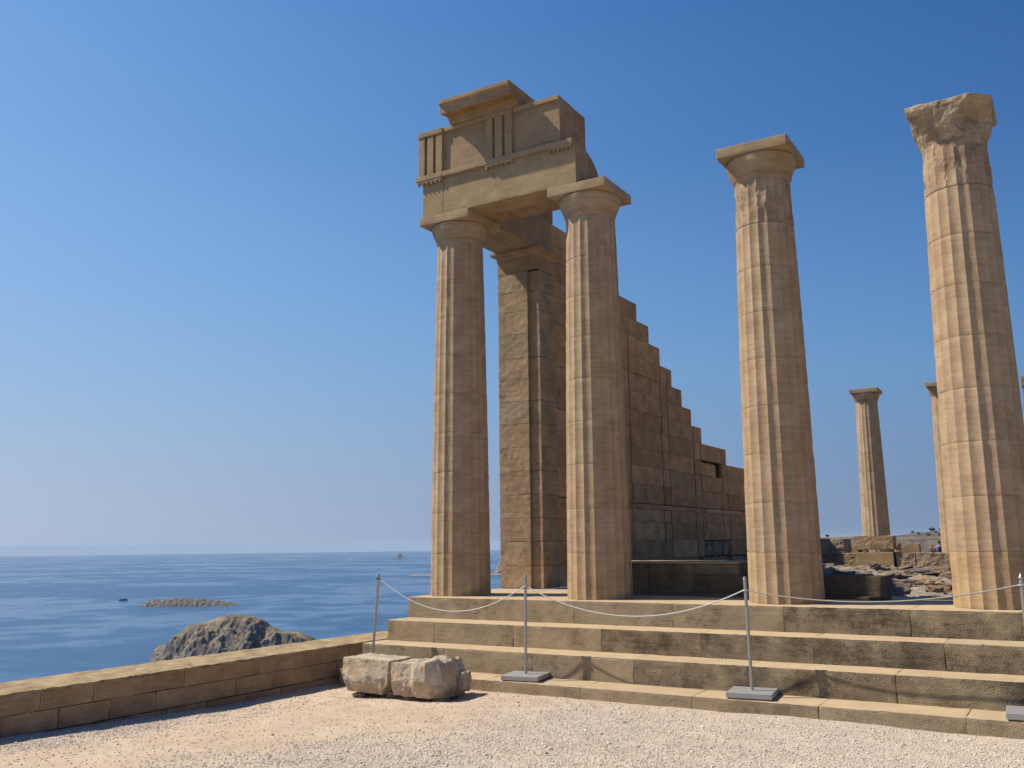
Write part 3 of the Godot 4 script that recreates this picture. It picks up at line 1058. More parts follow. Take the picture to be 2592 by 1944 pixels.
func build_entablature() -> void:
	var root := thing("entablature", "carved stone entablature with triglyphs bridging two left columns and pier", "entablature", Vector3(-6.6, 6.3494, -10.94))
	var y0 := 6.3515
	var y1 := 6.913
	var c := {"r": 0.006, "amp": 0.0025, "chip": 0.018, "step": 0.05}
	var mk := func(called: String, lo: Vector3, hi: Vector3, tint: Color, mat: Material = M.carved) -> MeshInstance3D:
		var o: Dictionary = c.duplicate()
		o.tint = tint
		return block(root, called, lo, hi, mat, o)
	var a: MeshInstance3D = mk.call("architrave_block", Vector3(-7.492, y0, -10.945), Vector3(-5.312, y1, -10.54), Color(1.0, 0.98, 0.92))
	var b: MeshInstance3D = mk.call("architrave_block", Vector3(-7.866, y0, -12.96), Vector3(-7.495, y1, -10.541), Color(0.98, 0.95, 0.9))
	# the inner stone lost its upper back corner
	var ob: Dictionary = c.duplicate()
	ob.tint = Color(0.88, 0.84, 0.78)
	ob.step = 0.04
	ob.amp = 0.004
	ob.shape = func(p: Vector3) -> Vector3:
		var k := smoothstep(-5.62, -5.45, p.x) * clampf((p.y - y0) / 0.5, 0, 1)
		p.y -= k * (0.30 * pow(clampf((-10.96 - p.z) / 0.37, 0, 1), 1.6) + 0.02)
		return p
	block(root, "architrave_block", Vector3(-7.14, y0 + 0.004, -11.33), Vector3(-5.314, y1 + 0.005, -10.949), M.wall, ob)
	mk.call("frieze_block", Vector3(-7.9, 6.93, -13.26), Vector3(-7.145, 7.66, -11.903), Color(0.85, 0.8, 0.74), M.wall)
	mk.call("architrave_block", Vector3(-7.491, y0 + 0.003, -13.2), Vector3(-7.143, y1 + 0.015, -10.950), Color(0.92, 0.87, 0.8))
	mk.call("architrave_block", Vector3(-7.862, y0 + 0.003, -13.2), Vector3(-7.496, y1, -12.963), Color(0.92, 0.87, 0.8))
	# taenia and regulae
	var tn := MB.new()
	worn_box(tn, Vector3(-7.958, 6.912, -10.9), Vector3(-7.49, 6.986, -10.488), {"r": 0.005, "chip": 0.012, "step": 0.08})
	worn_box(tn, Vector3(-7.958, 6.9125, -12.9), Vector3(-7.492, 6.9855, -10.9), {"r": 0.005, "faces": "xXYyz"})
	part("taenia", [tn, M.carved], b)
	tn = MB.new()
	worn_box(tn, Vector3(-7.4895, 6.912, -10.94), Vector3(-5.345, 6.986, -10.488), {"r": 0.005, "chip": 0.012, "step": 0.08})
	part("taenia", [tn, M.carved], a)
	regula(b, -7.945, -7.505, -10.535)
	regula(a, -6.74, -6.285, -10.535)
	regula(a, -5.72, -5.35, -10.535)
	# frieze
	var f: MeshInstance3D = mk.call("frieze_block", Vector3(-7.46, 6.987, -10.958), Vector3(-5.546, 7.673, -10.552), Color(0.92, 0.88, 0.86))
	var g: MeshInstance3D = mk.call("frieze_block", Vector3(-7.9, 6.987, -11.9), Vector3(-7.463, 7.672, -10.556), Color(0.98, 0.95, 0.9))
	mk.call("frieze_block", Vector3(-7.46, 6.93, -11.338), Vector3(-5.549, 7.668, -10.961), Color(0.85, 0.8, 0.74), M.wall)
	triglyph(g, -7.925, -7.492, -10.556)
	triglyph(f, -6.736, -6.286, -10.552)
	for q in [[-7.488, -6.742], [-6.28, -5.546]]:
		var cm := MB.new()
		worn_box(cm, Vector3(q[0], 7.612, -10.6), Vector3(q[1], 7.6755, -10.515), {"r": 0.004, "chip": 0.008, "step": 0.1, "tint": Color(0.98, 0.94, 0.88)})
		part("metope_band", [cm, M.carved], f)
	# cornice with its mouldings and sloping soffit
	var prof := [Vector2(-11.02, 7.6765), Vector2(-10.485, 7.6765), Vector2(-10.478, 7.70), Vector2(-10.455, 7.704), Vector2(-10.452, 7.728), Vector2(-10.425, 7.735), Vector2(-10.42, 7.765), Vector2(-10.27, 7.745), Vector2(-10.266, 7.735), Vector2(-10.235, 7.735), Vector2(-10.235, 7.845), Vector2(-10.222, 7.852), Vector2(-10.205, 7.868), Vector2(-10.196, 7.872), Vector2(-10.196, 7.925), Vector2(-10.205, 7.932), Vector2(-11.02, 7.935)]
	var pm := MB.new()
	# counter-clockwise seen from +x means z runs to the left
	prof.reverse()
	prism(pm, prof, -7.335, -6.157, Color(0.97, 0.92, 0.86))
	var cb := part("cornice_block", [pm, M.boss], root)
	var so := MB.new()
	prism(so, [Vector2(-10.272, 7.743), Vector2(-10.272, 7.80), Vector2(-10.418, 7.80), Vector2(-10.418, 7.762)], -7.338, -6.154, Color(1.1, 0.85, 0.48))
	var sp := part("soffit", [so, M.boss], cb)
	sp.set_meta("label", "rusty ochre underside")


# ---------------------------------------------------------------- the pier at the head of the wall
func build_anta() -> void:
	var root := thing("corner_pier", "square stone pier with a moulded capital behind left column", "pier", Vector3(-7.48, FLOOR_Y, -12.9))
	var jy := [FLOOR_Y, 1.25, 1.621, 1.985, 2.349, 2.723, 3.10, 3.473, 3.84, 4.19, 4.545, 4.945, 5.32, 5.65, 5.985]
	for k in jy.size() - 1:
		var tint := shade(0.9, 1.08, 0.05)
		var mb := MB.new()
		var y0: float = jy[k] + 0.0008
		var y1: float = jy[k + 1] - 0.0008
		worn_box(mb, Vector3(-7.862, y0, -13.2), Vector3(-7.302, y1, -12.63), {"r": 0.003, "amp": 0.005, "freq": 8.0, "facet": 0.004, "chip": 0.004, "step": 0.028, "faces": "xXZ", "tint": tint})
		var m2 := MB.new()
		worn_box(m2, Vector3(-7.33, y0, -13.2), Vector3(-7.11, y1, -12.684), {"r": 0.005, "chip": 0.006, "step": 0.08, "faces": "XZz", "tint": tint})
		part("stone_block", [mb, M.boss, m2, M.wall], root)
	block(root, "core", Vector3(-7.82, FLOOR_Y, -13.15), Vector3(-7.15, 5.98, -12.73), M.wall, {"tint": Color(0.4, 0.35, 0.3)})
	var cap := MB.new()
	var cx := -7.486
	var cz := -12.92
	square_loft(cap, cx, cz, [[5.987, 0.0, 0.0], [5.987, 0.378, 0.292], [6.195, 0.378, 0.292], [6.197, 0.388, 0.302], [6.222, 0.390, 0.304], [6.224, 0.382, 0.296], [6.25, 0.392, 0.306], [6.275, 0.412, 0.326], [6.292, 0.446, 0.360], [6.302, 0.468, 0.382], [6.305, 0.474, 0.388], [6.348, 0.474, 0.388], [6.3495, 0.0, 0.0]], Color(0.95, 0.9, 0.84))
	part("capital", [cap, M.wall], root)


# ---------------------------------------------------------------- the wall that steps down behind
func build_stepped_wall() -> void:
	var root := thing("stepped_wall", "tall ashlar wall stepping down to the back behind the columns", "wall", Vector3(-7.4, FLOOR_Y, -18))
	var tops := [1.265, 1.625, 1.985, 2.222, 2.332, 2.70, 3.06, 3.407, 3.78, 4.135, 4.495, 4.86, 5.22, 5.59, 5.952, 6.295, 6.62, 6.93]
	var ends := [-26.2, -26.2, -26.2, -26.2, -26.2, -26.2, -26.2, -26.2, -21.89, -20.19, -19.6, -19.05, -18.49, -17.87, -17.32, -16.73, -15.6, -14.6]
	var grooves := [-15.86, -16.24, -17.82, -18.2, -19.67, -20.085, -21.51, -21.975]
	var xf := -7.15
	var y := FLOOR_Y
	var core := MB.new()
	for k in tops.size():
		var y1: float = tops[k]
		var cuts := [-13.203]
		if k != 4 and k < 14:
			for g in grooves:
				if g > ends[k] + 0.15: cuts.append(g)
		cuts.append(ends[k])
		for s in cuts.size() - 1:
			var z0: float = cuts[s] - (0.024 if s > 0 else 0.0)
			var z1: float = cuts[s + 1] + (0.024 if s < cuts.size() - 2 else 0.0)
			var n := maxi(1, roundi((z0 - z1) / 1.15))
			var at := z0
			for q in n:
				var to := z1 if q == n - 1 else z0 + (z1 - z0) * clampf((q + 1.0) / n + rn.randf_range(-0.16, 0.16) / n, 0.1, 0.95)
				var ruined := k < 2 and at < -19.3 and (rn.randf() < 0.75 or k == 0)
				var hollow := k == 7 and at < -20.1 and to > -21.52
				var tint := shade(0.68, 0.90, 0.04)
				if rn.randf() < 0.16: tint *= Color(1.2, 1.2, 1.2)
				if hollow:
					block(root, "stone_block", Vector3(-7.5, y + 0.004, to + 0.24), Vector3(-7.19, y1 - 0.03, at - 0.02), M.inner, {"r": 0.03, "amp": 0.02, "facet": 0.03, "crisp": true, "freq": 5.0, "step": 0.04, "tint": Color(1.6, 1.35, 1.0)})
				elif ruined:
					block(root, "stone_block", Vector3(-7.6, y + 0.01, to + 0.02), Vector3(xf - rn.randf_range(0.01, 0.05), y1 - 0.02, at - 0.02), M.eroded, {"r": 0.03, "amp": 0.03, "facet": 0.06, "crisp": true, "freq": 3.5, "step": 0.05, "tint": shade(0.85, 0.98, 0.02)})
				else:
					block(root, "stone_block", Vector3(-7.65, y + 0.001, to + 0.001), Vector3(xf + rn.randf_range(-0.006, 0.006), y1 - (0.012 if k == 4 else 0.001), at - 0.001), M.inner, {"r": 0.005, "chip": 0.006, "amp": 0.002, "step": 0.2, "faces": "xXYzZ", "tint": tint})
				at = to
		if k == 7:
			worn_box(core, Vector3(-7.63, y - 0.001, ends[k] + 0.03), Vector3(-7.215, y1 + 0.0005, -21.5), {"faces": "xXZ", "tint": Color(0.35, 0.3, 0.26)})
			worn_box(core, Vector3(-7.63, y - 0.001, -20.095), Vector3(-7.215, y1 + 0.0005, -13.25), {"faces": "xXz", "tint": Color(0.35, 0.3, 0.26)})
			worn_box(core, Vector3(-7.64, y - 0.001, -21.5), Vector3(-7.5, y1 + 0.0005, -20.095), {"faces": "xX", "tint": Color(0.35, 0.3, 0.26)})
		else:
			worn_box(core, Vector3(-7.63, y - 0.001, ends[k] + 0.03), Vector3(-7.215, y1 + 0.0005, -13.25), {"faces": "xX", "tint": Color(0.35, 0.3, 0.26)})
		y = y1
	part("core", [core, M.wall], root)


# ---------------------------------------------------------------- benches between the columns
func build_benches() -> void:
	var b := thing("stone_bench", "long dark block in shade between the third and fourth columns", "stone bench", Vector3(-3.1, FLOOR_Y, -11.9))
	var x := -4.33
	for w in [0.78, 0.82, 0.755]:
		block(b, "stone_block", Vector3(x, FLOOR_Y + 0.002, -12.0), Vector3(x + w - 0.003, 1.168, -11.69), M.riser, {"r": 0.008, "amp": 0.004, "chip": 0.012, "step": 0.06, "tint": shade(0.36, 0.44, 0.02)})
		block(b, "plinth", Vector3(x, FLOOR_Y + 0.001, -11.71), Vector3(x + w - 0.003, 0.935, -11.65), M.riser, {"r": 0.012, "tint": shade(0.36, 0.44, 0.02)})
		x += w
	var c := thing("stone_ledge", "long low ledge of dark blocks at the foot of the stepped wall", "ledge", Vector3(-5.3, FLOOR_Y, -12.5))
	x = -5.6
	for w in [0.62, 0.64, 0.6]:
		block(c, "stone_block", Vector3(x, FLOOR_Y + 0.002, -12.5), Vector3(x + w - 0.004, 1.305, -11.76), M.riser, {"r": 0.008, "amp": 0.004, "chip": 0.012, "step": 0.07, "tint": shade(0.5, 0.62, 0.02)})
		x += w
	block(c, "cap_slab", Vector3(-5.6, 1.307, -12.52), Vector3(-3.75, 1.335, -11.74), M.tread, {"r": 0.008, "chip": 0.01, "amp": 0.003, "step": 0.1, "tint": Color(0.85, 0.83, 0.8)})


# ---------------------------------------------------------------- rubble, low walls and blocks at the back
func rocky_y(x: float, z: float) -> float:
	var t := clampf((-12.6 - z) / 11.4, 0, 1)
	var y := lerpf(0.78, 1.02, smoothstep(0.0, 0.7, t)) - 0.09
	var k := n1.get_noise_2d(x * 0.55, z * 0.8) * 0.07 + n2.get_noise_2d(x * 1.7, z * 2.2) * 0.07 + n2.get_noise_2d(x * 5.0, z * 6.0) * 0.045
	var led := floorf((y + k) / 0.075) * 0.075
	y = lerpf(y + k, led + 0.03 * n2.get_noise_2d(x * 6.0, z * 6.0), 0.7)
	return lerpf(y, -0.4, smoothstep(-26.5, -30.0, z))


func rock(mb: MB, c: Vector3, s: Vector3, seed_: float, tint: Color, nx := 22, ny := 14, rough := 0.35, crisp := true) -> void:
	var ps := PackedVector3Array()
	var us := PackedVector2Array()
	for j in ny:
		var e := PI * (float(j) / (ny - 1) - 0.5)
		for i in nx + 1:
			var a := TAU * (i % nx) / nx
			var d := Vector3(cos(a) * cos(e), sin(e), -sin(a) * cos(e))
			# squared-off so that it reads as broken stone
			var m := maxf(absf(d.x), maxf(absf(d.y), absf(d.z)))
			var p := d * lerpf(1.0, 0.82 / m, 0.55)
			p *= 1.0 + rough * n1.get_noise_3dv(d * 1.1 + Vector3(seed_, 0, 0)) + rough * 0.5 * n2.get_noise_3dv(d * 2.6 + Vector3(0, seed_, 0)) + rough * 0.55 * cells.get_noise_3dv(d * 1.9 + Vector3(seed_, seed_, 0)) + rough * 0.25 * cells.get_noise_3dv(d * 5.0)
			ps.append(c + p * s - org)
			us.append(Vector2(a * s.x, p.y * s.y) / 1.2 + Vector2(seed_, seed_) * 0.17)
	mb.grid(nx + 1, ny, ps, us, tint, PackedVector3Array(), PackedColorArray(), crisp)


func build_ruins() -> void:
	org = Vector3.ZERO
	# bare ledges behind the floor
	var xs := PackedFloat32Array()
	var zs := PackedFloat32Array()
	var x := -7.1
	while x < 6.0:
		xs.append(x)
		x += 0.07 if x < 0.5 else 0.3
	var z := -12.4
	while z > -30.5:
		zs.append(z)
		z -= 0.07 if z > -20 else 0.14
	var ps := PackedVector3Array()
	var us := PackedVector2Array()
	var cs := PackedColorArray()
	for b in zs:
		for a in xs:
			ps.append(Vector3(a, rocky_y(a, b), b))
			us.append(Vector2(a, b) / 1.6)
			var k := n2.get_noise_2d(a * 1.1, b * 1.1)
			cs.append(Color(0.95, 0.95, 0.98).lerp(Color(1.2, 1.0, 0.82), clampf(k * 1.6 + 0.4, 0, 1)))
	var mb := MB.new()
	mb.grid(xs.size(), zs.size(), ps, us, Color.WHITE, PackedVector3Array(), cs)
	var o := part("rocky_ground", [mb, M.outcrop])
	o.set_meta("kind", "structure")
	# loose rocks lying on it
	var rocks := [[-1.55, -13.1, 0.17, 0.09], [-1.2, -13.6, 0.22, 0.12], [-0.7, -14.2, 0.2, 0.1], [-1.9, -14.6, 0.34, 0.17], [-1.35, -15.2, 0.22, 0.15], [-0.9, -16.2, 0.25, 0.14], [-2.5, -15.8, 0.3, 0.12], [-2.2, -17.0, 0.36, 0.16], [-1.75, -17.6, 0.26, 0.2], [-3.2, -18.0, 0.35, 0.13], [-2.0, -19.3, 0.42, 0.22], [-2.55, -19.8, 0.3, 0.24], [-3.9, -19.5, 0.4, 0.15], [-4.6, -20.5, 0.42, 0.16], [-1.95, -21.0, 0.62, 0.36], [-3.1, -21.4, 0.4, 0.18], [-4.1, -22.2, 0.5, 0.16], [-5.3, -22.0, 0.5, 0.2]]
	var look := ["small grey rock next to the end of the bench", "flat grey slab of rock just past the floor", "pinkish rock lying by the fourth column foot", "broad layered rock behind the bench end", "pale pink rock in the middle of the rubble", "ochre rock low by the fourth column", "long flat rock behind the bench top", "grey layered slab halfway up the rubble", "angular brown rock with a dark hollow", "pale ledge rock behind the bench", "tilted grey rock right of the centre", "pointed rock under the low wall", "long pale rock left of the centre", "bluish rock above the bench top", "big grey boulder by the fourth column below the wall", "slanting rock under the squared blocks", "pink bleached rock under the squared blocks", "shaded rock under the rough wall block"]
	for k in rocks.size():
		var q: Array = rocks[k]
		var at := Vector3(q[0], rocky_y(q[0], q[1]), q[1])
		org = at
		var rm := MB.new()
		var tints := [Color(0.92, 0.93, 0.97), Color(1.12, 0.98, 0.84), Color(0.85, 0.86, 0.92)]
		rock(rm, at + Vector3(0, q[3] * 0.2, 0), Vector3(q[2] * 0.75, q[3] * 0.62, q[2] * 0.5), k * 3.7, tints[k % 3], 30, 20)
		tag(part("rock", [rm, M.outcrop]), look[k], "rock", "rocks behind the columns")
	# smaller broken stone between them, past counting
	var shapes := []
	for k in 4:
		org = Vector3.ZERO
		var sm := MB.new()
		rock(sm, Vector3.ZERO, Vector3(1, 0.55, 0.8), 60.0 + k * 7.3, Color.WHITE, 12, 9, 0.45)
		var me := ArrayMesh.new()
		sm.add_to(me, M.outcrop)
		shapes.append(me)
	for k in 4:
		var mm := MultiMesh.new()
		mm.transform_format = MultiMesh.TRANSFORM_3D
		mm.use_colors = true
		mm.mesh = shapes[k]
		mm.instance_count = 170
		for j in 170:
			var px := rn.randf_range(-6.5, 1.5)
			var pz := -12.75 - 11.0 * rn.randf()
			var r := rn.randf_range(0.025, 0.08) + 0.16 * pow(rn.randf(), 4.0)
			mm.set_instance_transform(j, Transform3D(Basis.from_euler(Vector3(rn.randf_range(-0.25, 0.25), rn.randf_range(-0.6, 0.6), rn.randf_range(-0.25, 0.25))) * Basis.from_scale(Vector3(r * rn.randf_range(1.0, 2.2), r * rn.randf_range(0.6, 1.1), r)), Vector3(px, rocky_y(px, pz) + r * 0.2, pz)))
			var q := rn.randf()
			mm.set_instance_color(j, (Color(1.1, 1.0, 0.9) if q < 0.4 else Color(0.8, 0.82, 0.88) if q < 0.75 else Color(1.15, 0.92, 0.75)) * rn.randf_range(0.75, 1.1))
		var mi := MultiMeshInstance3D.new()
		mi.multimesh = mm
		mi.name = numbered("rubble")
		mi.set_meta("kind", "stuff")
		tag(mi, "small broken stones littering the ledges behind the floor", "rubble", "rubble behind the floor")
		add_child(mi)
	# a tuft of weed among the rocks
	var wat := Vector3(-1.62, rocky_y(-1.62, -17.4) + 0.03, -17.4)
	org = Vector3.ZERO
	var wm := MB.new()
	for k in 46:
		var dir := Vector3(rn.randfn() * 0.5, 1, rn.randfn() * 0.5).normalized()
		var l := rn.randf_range(0.10, 0.24)
		var foot := Vector3(rn.randfn() * 0.05, 0, rn.randfn() * 0.05)
		var side := dir.cross(Vector3(rn.randfn(), 0, rn.randfn())).normalized() * 0.012
		wm.poly([foot - side, foot + side, foot + dir * l + side * 0.3], [Vector2.ZERO, Vector2.ZERO, Vector2.ZERO], Color(0.13, 0.15, 0.035) * rn.randf_range(0.7, 1.4))
	org = wat
	tag(part("weed", [wm, M.cloth]), "small green tuft of weed growing among the rocks", "weed")
	# low wall of weathered blocks
	var w := thing("low_wall", "low wall of pitted weathered blocks behind the rubble", "wall", Vector3(-3, 0.95, -24.2))
	for q in [[-3.80, -3.365, 0.95, 1.279], [-3.36, -2.3, 0.95, 1.276], [-2.29, -1.2, 0.95, 1.27], [-1.19, 0.2, 0.95, 1.28], [-5.0, -4.71, 0.95, 1.27]]:
		block(w, "stone_block", Vector3(q[0], q[2] - 0.3, -24.5), Vector3(q[1], q[3], -24.0), M.eroded, {"r": 0.012, "amp": 0.012, "freq": 5.0, "facet": 0.035, "crisp": true, "chip": 0.03, "step": 0.03, "tint": shade(0.86, 1.0, 0.03)})
	for q in [[-5.0, -3.9, 0.86], [-3.85, -2.9, 0.84], [-2.88, -1.9, 0.85], [-1.88, 0.2, 0.84]]:
		block(w, "footing", Vector3(q[0], 0.5, -24.5), Vector3(q[1], q[2] + 0.09, -23.8), M.outcrop, {"r": 0.02, "amp": 0.02, "freq": 5.0, "facet": 0.04, "crisp": true, "step": 0.04, "tint": Color(1.15, 1.05, 0.9)})
	# squared blocks
	org = Vector3(-4.27, 0.955, -24.1)
	var s := MB.new()
	worn_box(s, Vector3(-4.70, 0.955, -24.45), Vector3(-3.845, 1.288, -23.95), {"r": 0.008, "chip": 0.015, "amp": 0.004, "step": 0.05, "tint": Color(0.95, 0.94, 0.88)})
	tag(part("squared_block", [s, M.carved]), "smooth squared block, lower of two stacked below far column", "stone block", "squared blocks on the rubble")
	var ub := thing("squared_block", "rough squared block, upper of two stacked below far column", "stone block", Vector3(-4.27, 1.29, -24.1), "squared blocks on the rubble")
	block(ub, "block_body", Vector3(-4.72, 1.35, -24.4), Vector3(-3.82, 1.68, -23.94), M.eroded, {"r": 0.012, "chip": 0.03, "amp": 0.008, "facet": 0.018, "crisp": true, "freq": 5.0, "step": 0.025, "tint": Color(0.98, 0.9, 0.76)})
	for q in [-4.66, -3.93]:
		block(ub, "spacer", Vector3(q, 1.286, -24.2), Vector3(q + 0.07, 1.365, -24.0), M.wall, {"r": 0.006})
	# tall rough stub of a wall, half in shade
	w = thing("wall_stub", "thick rough wall stub half in shade beside the third column", "wall", Vector3(-6.2, 0.9, -26.3))
	for q in [[-7.1, -6.3, 0.5, 1.25], [-6.29, -5.40, 0.5, 1.22], [-7.1, -6.0, 1.22, 1.64], [-5.99, -5.37, 1.2, 1.63]]:
		block(w, "stone_block", Vector3(q[0], q[2], -26.9), Vector3(q[1], q[3], -25.95), M.eroded, {"r": 0.02, "amp": 0.02, "freq": 4.0, "facet": 0.05, "crisp": true, "chip": 0.04, "step": 0.04, "tint": shade(0.78, 0.9, 0.03)})
	# gable-shaped stone and two smaller ones behind
	org = Vector3(-3.55, 1.28, -24.7)
	s = MB.new()
	gable(s, [Vector2(-3.76, 1.27), Vector2(-3.345, 1.27), Vector2(-3.345, 1.475), Vector2(-3.42, 1.49), Vector2(-3.53, 1.492), Vector2(-3.76, 1.37)], -24.85, -24.55, Color(1.02, 0.96, 0.88))
	tag(part("gable_stone", [s, M.wall]), "wedge-shaped stone with a sloping top on the low wall", "stone block")
	org = Vector3(-3.8, 1.28, -24.8)
	s = MB.new()
	rock(s, Vector3(-3.87, 1.38, -24.9), Vector3(0.09, 0.16, 0.1), 31.0, Color(1, 0.95, 0.85))
	tag(part("upright_stone", [s, M.wall]), "small upright stone between the stacked blocks and wedge stone", "stone block")
	org = Vector3(-5, 1.28, -25)
	s = MB.new()
	gable(s, [Vector2(-5.0, 1.25), Vector2(-4.62, 1.25), Vector2(-4.68, 1.4), Vector2(-4.78, 1.46), Vector2(-4.95, 1.45)], -25.3, -24.9, Color(1.05, 1.0, 0.9))
	tag(part("gable_stone", [s, M.wall]), "little pale pointed stone left of the stacked blocks", "stone block")
	# ruined pier at the right edge
	var pr := thing("ruined_pier", "weathered block pier behind the fourth column at right edge", "pier", Vector3(-0.7, 0.9, -34))
	var py := 0.6
	var pk := 0
	while py < 6.7:
		var hgt := 0.52 if pk != 10 else 0.6
		block(pr, "stone_block", Vector3(-1.14 + rn.randf_range(-0.02, 0.02), py, -34.6), Vector3(-0.1, minf(py + hgt, 6.78) - 0.01, -33.8), M.eroded, {"r": 0.015, "amp": 0.015, "facet": 0.03, "crisp": true, "chip": 0.04, "step": 0.05, "tint": shade(0.85, 1.0, 0.03)})
		py += hgt
		pk += 1
	org = Vector3(-3, -0.4, -36)
	# lower terrace behind carries the far columns
	mb = MB.new()
	worn_box(mb, Vector3(-6.6, -0.42, -33.0), Vector3(4, 0.80, -30.3), {"tint": Color(1, 1, 1), "r": 0.02, "step": 0.5})
	o = part("far_platform", [mb, M.riser])
	o.set_meta("kind", "structure")


func gable(mb: MB, pts: Array, z0: float, z1: float, tint: Color) -> void:
	var f := []
	var b := []
	var uf := []
	var ub := []
	for q in pts:
		f.append(Vector3(q.x, q.y, z1) - org)
		uf.append(Vector2(q.x, q.y) / 2.0)
	for k in pts.size():
		var q: Vector2 = pts[pts.size() - 1 - k]
		b.append(Vector3(q.x, q.y, z0) - org)
		ub.append(Vector2(q.x, q.y) / 2.0)
	mb.poly(f, uf, tint)
	mb.poly(b, ub, tint)
	for k in pts.size():
		var p: Vector2 = pts[k]
		var q: Vector2 = pts[(k + 1) % pts.size()]
		mb.poly([Vector3(p.x, p.y, z1) - org, Vector3(p.x, p.y, z0) - org, Vector3(q.x, q.y, z0) - org, Vector3(q.x, q.y, z1) - org], [Vector2(p.x, z1) / 2.0, Vector2(p.x, z0) / 2.0, Vector2(q.x, z0) / 2.0, Vector2(q.x, z1) / 2.0], tint)


func build_far_columns() -> void:
	var jy := [0.78, 1.466, 2.023, 2.584, 3.141, 3.700, 4.262, 4.813, 5.350, 5.95]
	var labels := ["smaller far column rising behind the two stacked blocks", "far column mostly hidden behind the fourth column"]
	for c in 2:
		var cx: float = [-5.46, -3.2][c]
		var root := thing("far_column", labels[c], "column", Vector3(cx, 0.78, -31.2), "far row of columns")
		for k in 9:
			var mb := MB.new()
			drum(mb, cx, -31.2, jy[k], jy[k + 1], {"tint": shade(0.92, 1.04, 0.03), "row": 0.2, "seg": 4})
			part("drum", [mb, M.column], root)
		capital(root, cx, -31.2, M.wall, Color(0.95, 0.95, 0.93))


# ---------------------------------------------------------------- two fallen stones
func build_fallen_stones() -> void:
	var o1 := {"r": 0.010, "amp": 0.006, "freq": 5.0, "facet": 0.020, "crisp": true, "chip": 0.03, "step": 0.013, "tile": 1.0}
	o1.shape = func(p: Vector3) -> Vector3:
		var t := smoothstep(0.17, -0.04, p.y + 0.09 * n2.get_noise_3dv(p * 4.0) + 0.05 * n1.get_noise_3dv(p * 2.5))      # narrows below; its lower right corner is broken off
		p.x -= maxf(0.0, p.x + 6.80) * t * 0.6
		p.x += maxf(0.0, -7.12 - p.x) * t * 0.3
		if p.z > -8.5: p.z += 0.03 * smoothstep(0.38, 0.1, p.y) - t * 0.07
		p.y -= 0.02 * (p.x + 7.2)
		return p
	o1.tint = Color(1.02, 1.0, 0.96)
	org = Vector3(-6.9, 0, -8.5)
	var mb := MB.new()
	worn_box(mb, Vector3(-7.26, -0.025, -8.74), Vector3(-6.60, 0.352, -8.28), o1)
	tag(part("fallen_stone", [mb, M.marble]), "squarish broken stone, left of the pair before the steps", "fallen stone", "fallen stones before the steps")
	var o2 := {"r": 0.010, "amp": 0.008, "freq": 5.0, "facet": 0.024, "crisp": true, "chip": 0.03, "step": 0.013, "tile": 1.0, "tint": Color(1.0, 0.98, 0.95)}
	o2.shape = func(p: Vector3) -> Vector3:
		# a sawn shelf on the left, a raw swollen mass on the right that ends in a slanting face
		var rt := smoothstep(-6.28, -6.16, p.x)
		var belly := smoothstep(-0.05, 0.12, p.y) * smoothstep(0.42, 0.26, p.y)
		if p.z > -8.45: p.z += rt * 0.055 * belly - 0.03 * (1.0 - rt)
		p.y += rt * smoothstep(0.2, 0.34, p.y) * (0.04 + 0.04 * n1.get_noise_3dv(p * 5.0))
		var e := clampf((p.x + 6.02) / 0.16, 0, 1)
		p.z -= maxf(0.0, p.z + 8.72) * e * 0.18
		p.x -= e * smoothstep(0.22, 0.42, p.y) * 0.07 + e * smoothstep(0.12, -0.03, p.y) * 0.05
		var t := smoothstep(0.16, -0.04, p.y + 0.09 * n2.get_noise_3dv(p * 4.0) + 0.05 * n1.get_noise_3dv(p * 2.5))
		p.z -= t * 0.07
		p.x -= maxf(0.0, -6.42 - p.x) * smoothstep(0.16, 0.06, p.y) * 0.12
		return p
	org = Vector3(-6.2, 0, -8.5)
	mb = MB.new()
	worn_box(mb, Vector3(-6.545, -0.02, -8.68), Vector3(-5.86, 0.335, -8.2), o2)
	tag(part("fallen_stone", [mb, M.marble]), "broken stone with a swollen raw end, right of the pair before the steps", "fallen stone", "fallen stones before the steps")
	org = Vector3(-5.85, 0, -8.6)
	mb = MB.new()
	rock(mb, Vector3(-5.83, 0.14, -8.6), Vector3(0.075, 0.13, 0.10), 12.0, Color(0.95, 0.9, 0.86), 26, 18, 0.2)
	tag(part("fallen_stone", [mb, M.marble]), "small rounded stone tucked behind the end of the swollen stone", "fallen stone", "fallen stones before the steps")
	# little stones that prop them
	var spots := [[-7.12, -8.45], [-6.68, -8.5], [-6.4, -8.45], [-6.02, -8.45]]
	var what := ["at the left end", "under the gap side of the left stone", "under the left end of the swollen stone", "under the raw end of the swollen stone"]
	for k in 4:
		var gy := ground_y(spots[k][0], spots[k][1])
		org = Vector3(spots[k][0], gy, spots[k][1])
		mb = MB.new()
		rock(mb, org + Vector3(0, 0.015, 0), Vector3(0.1, 0.055, 0.12), 40.0 + k * 5, Color(1, 0.92, 0.8), 14, 9)
		tag(part("prop_stone", [mb, M.marble]), "small prop stone wedged under the fallen stones, " + what[k], "stone", "prop stones")


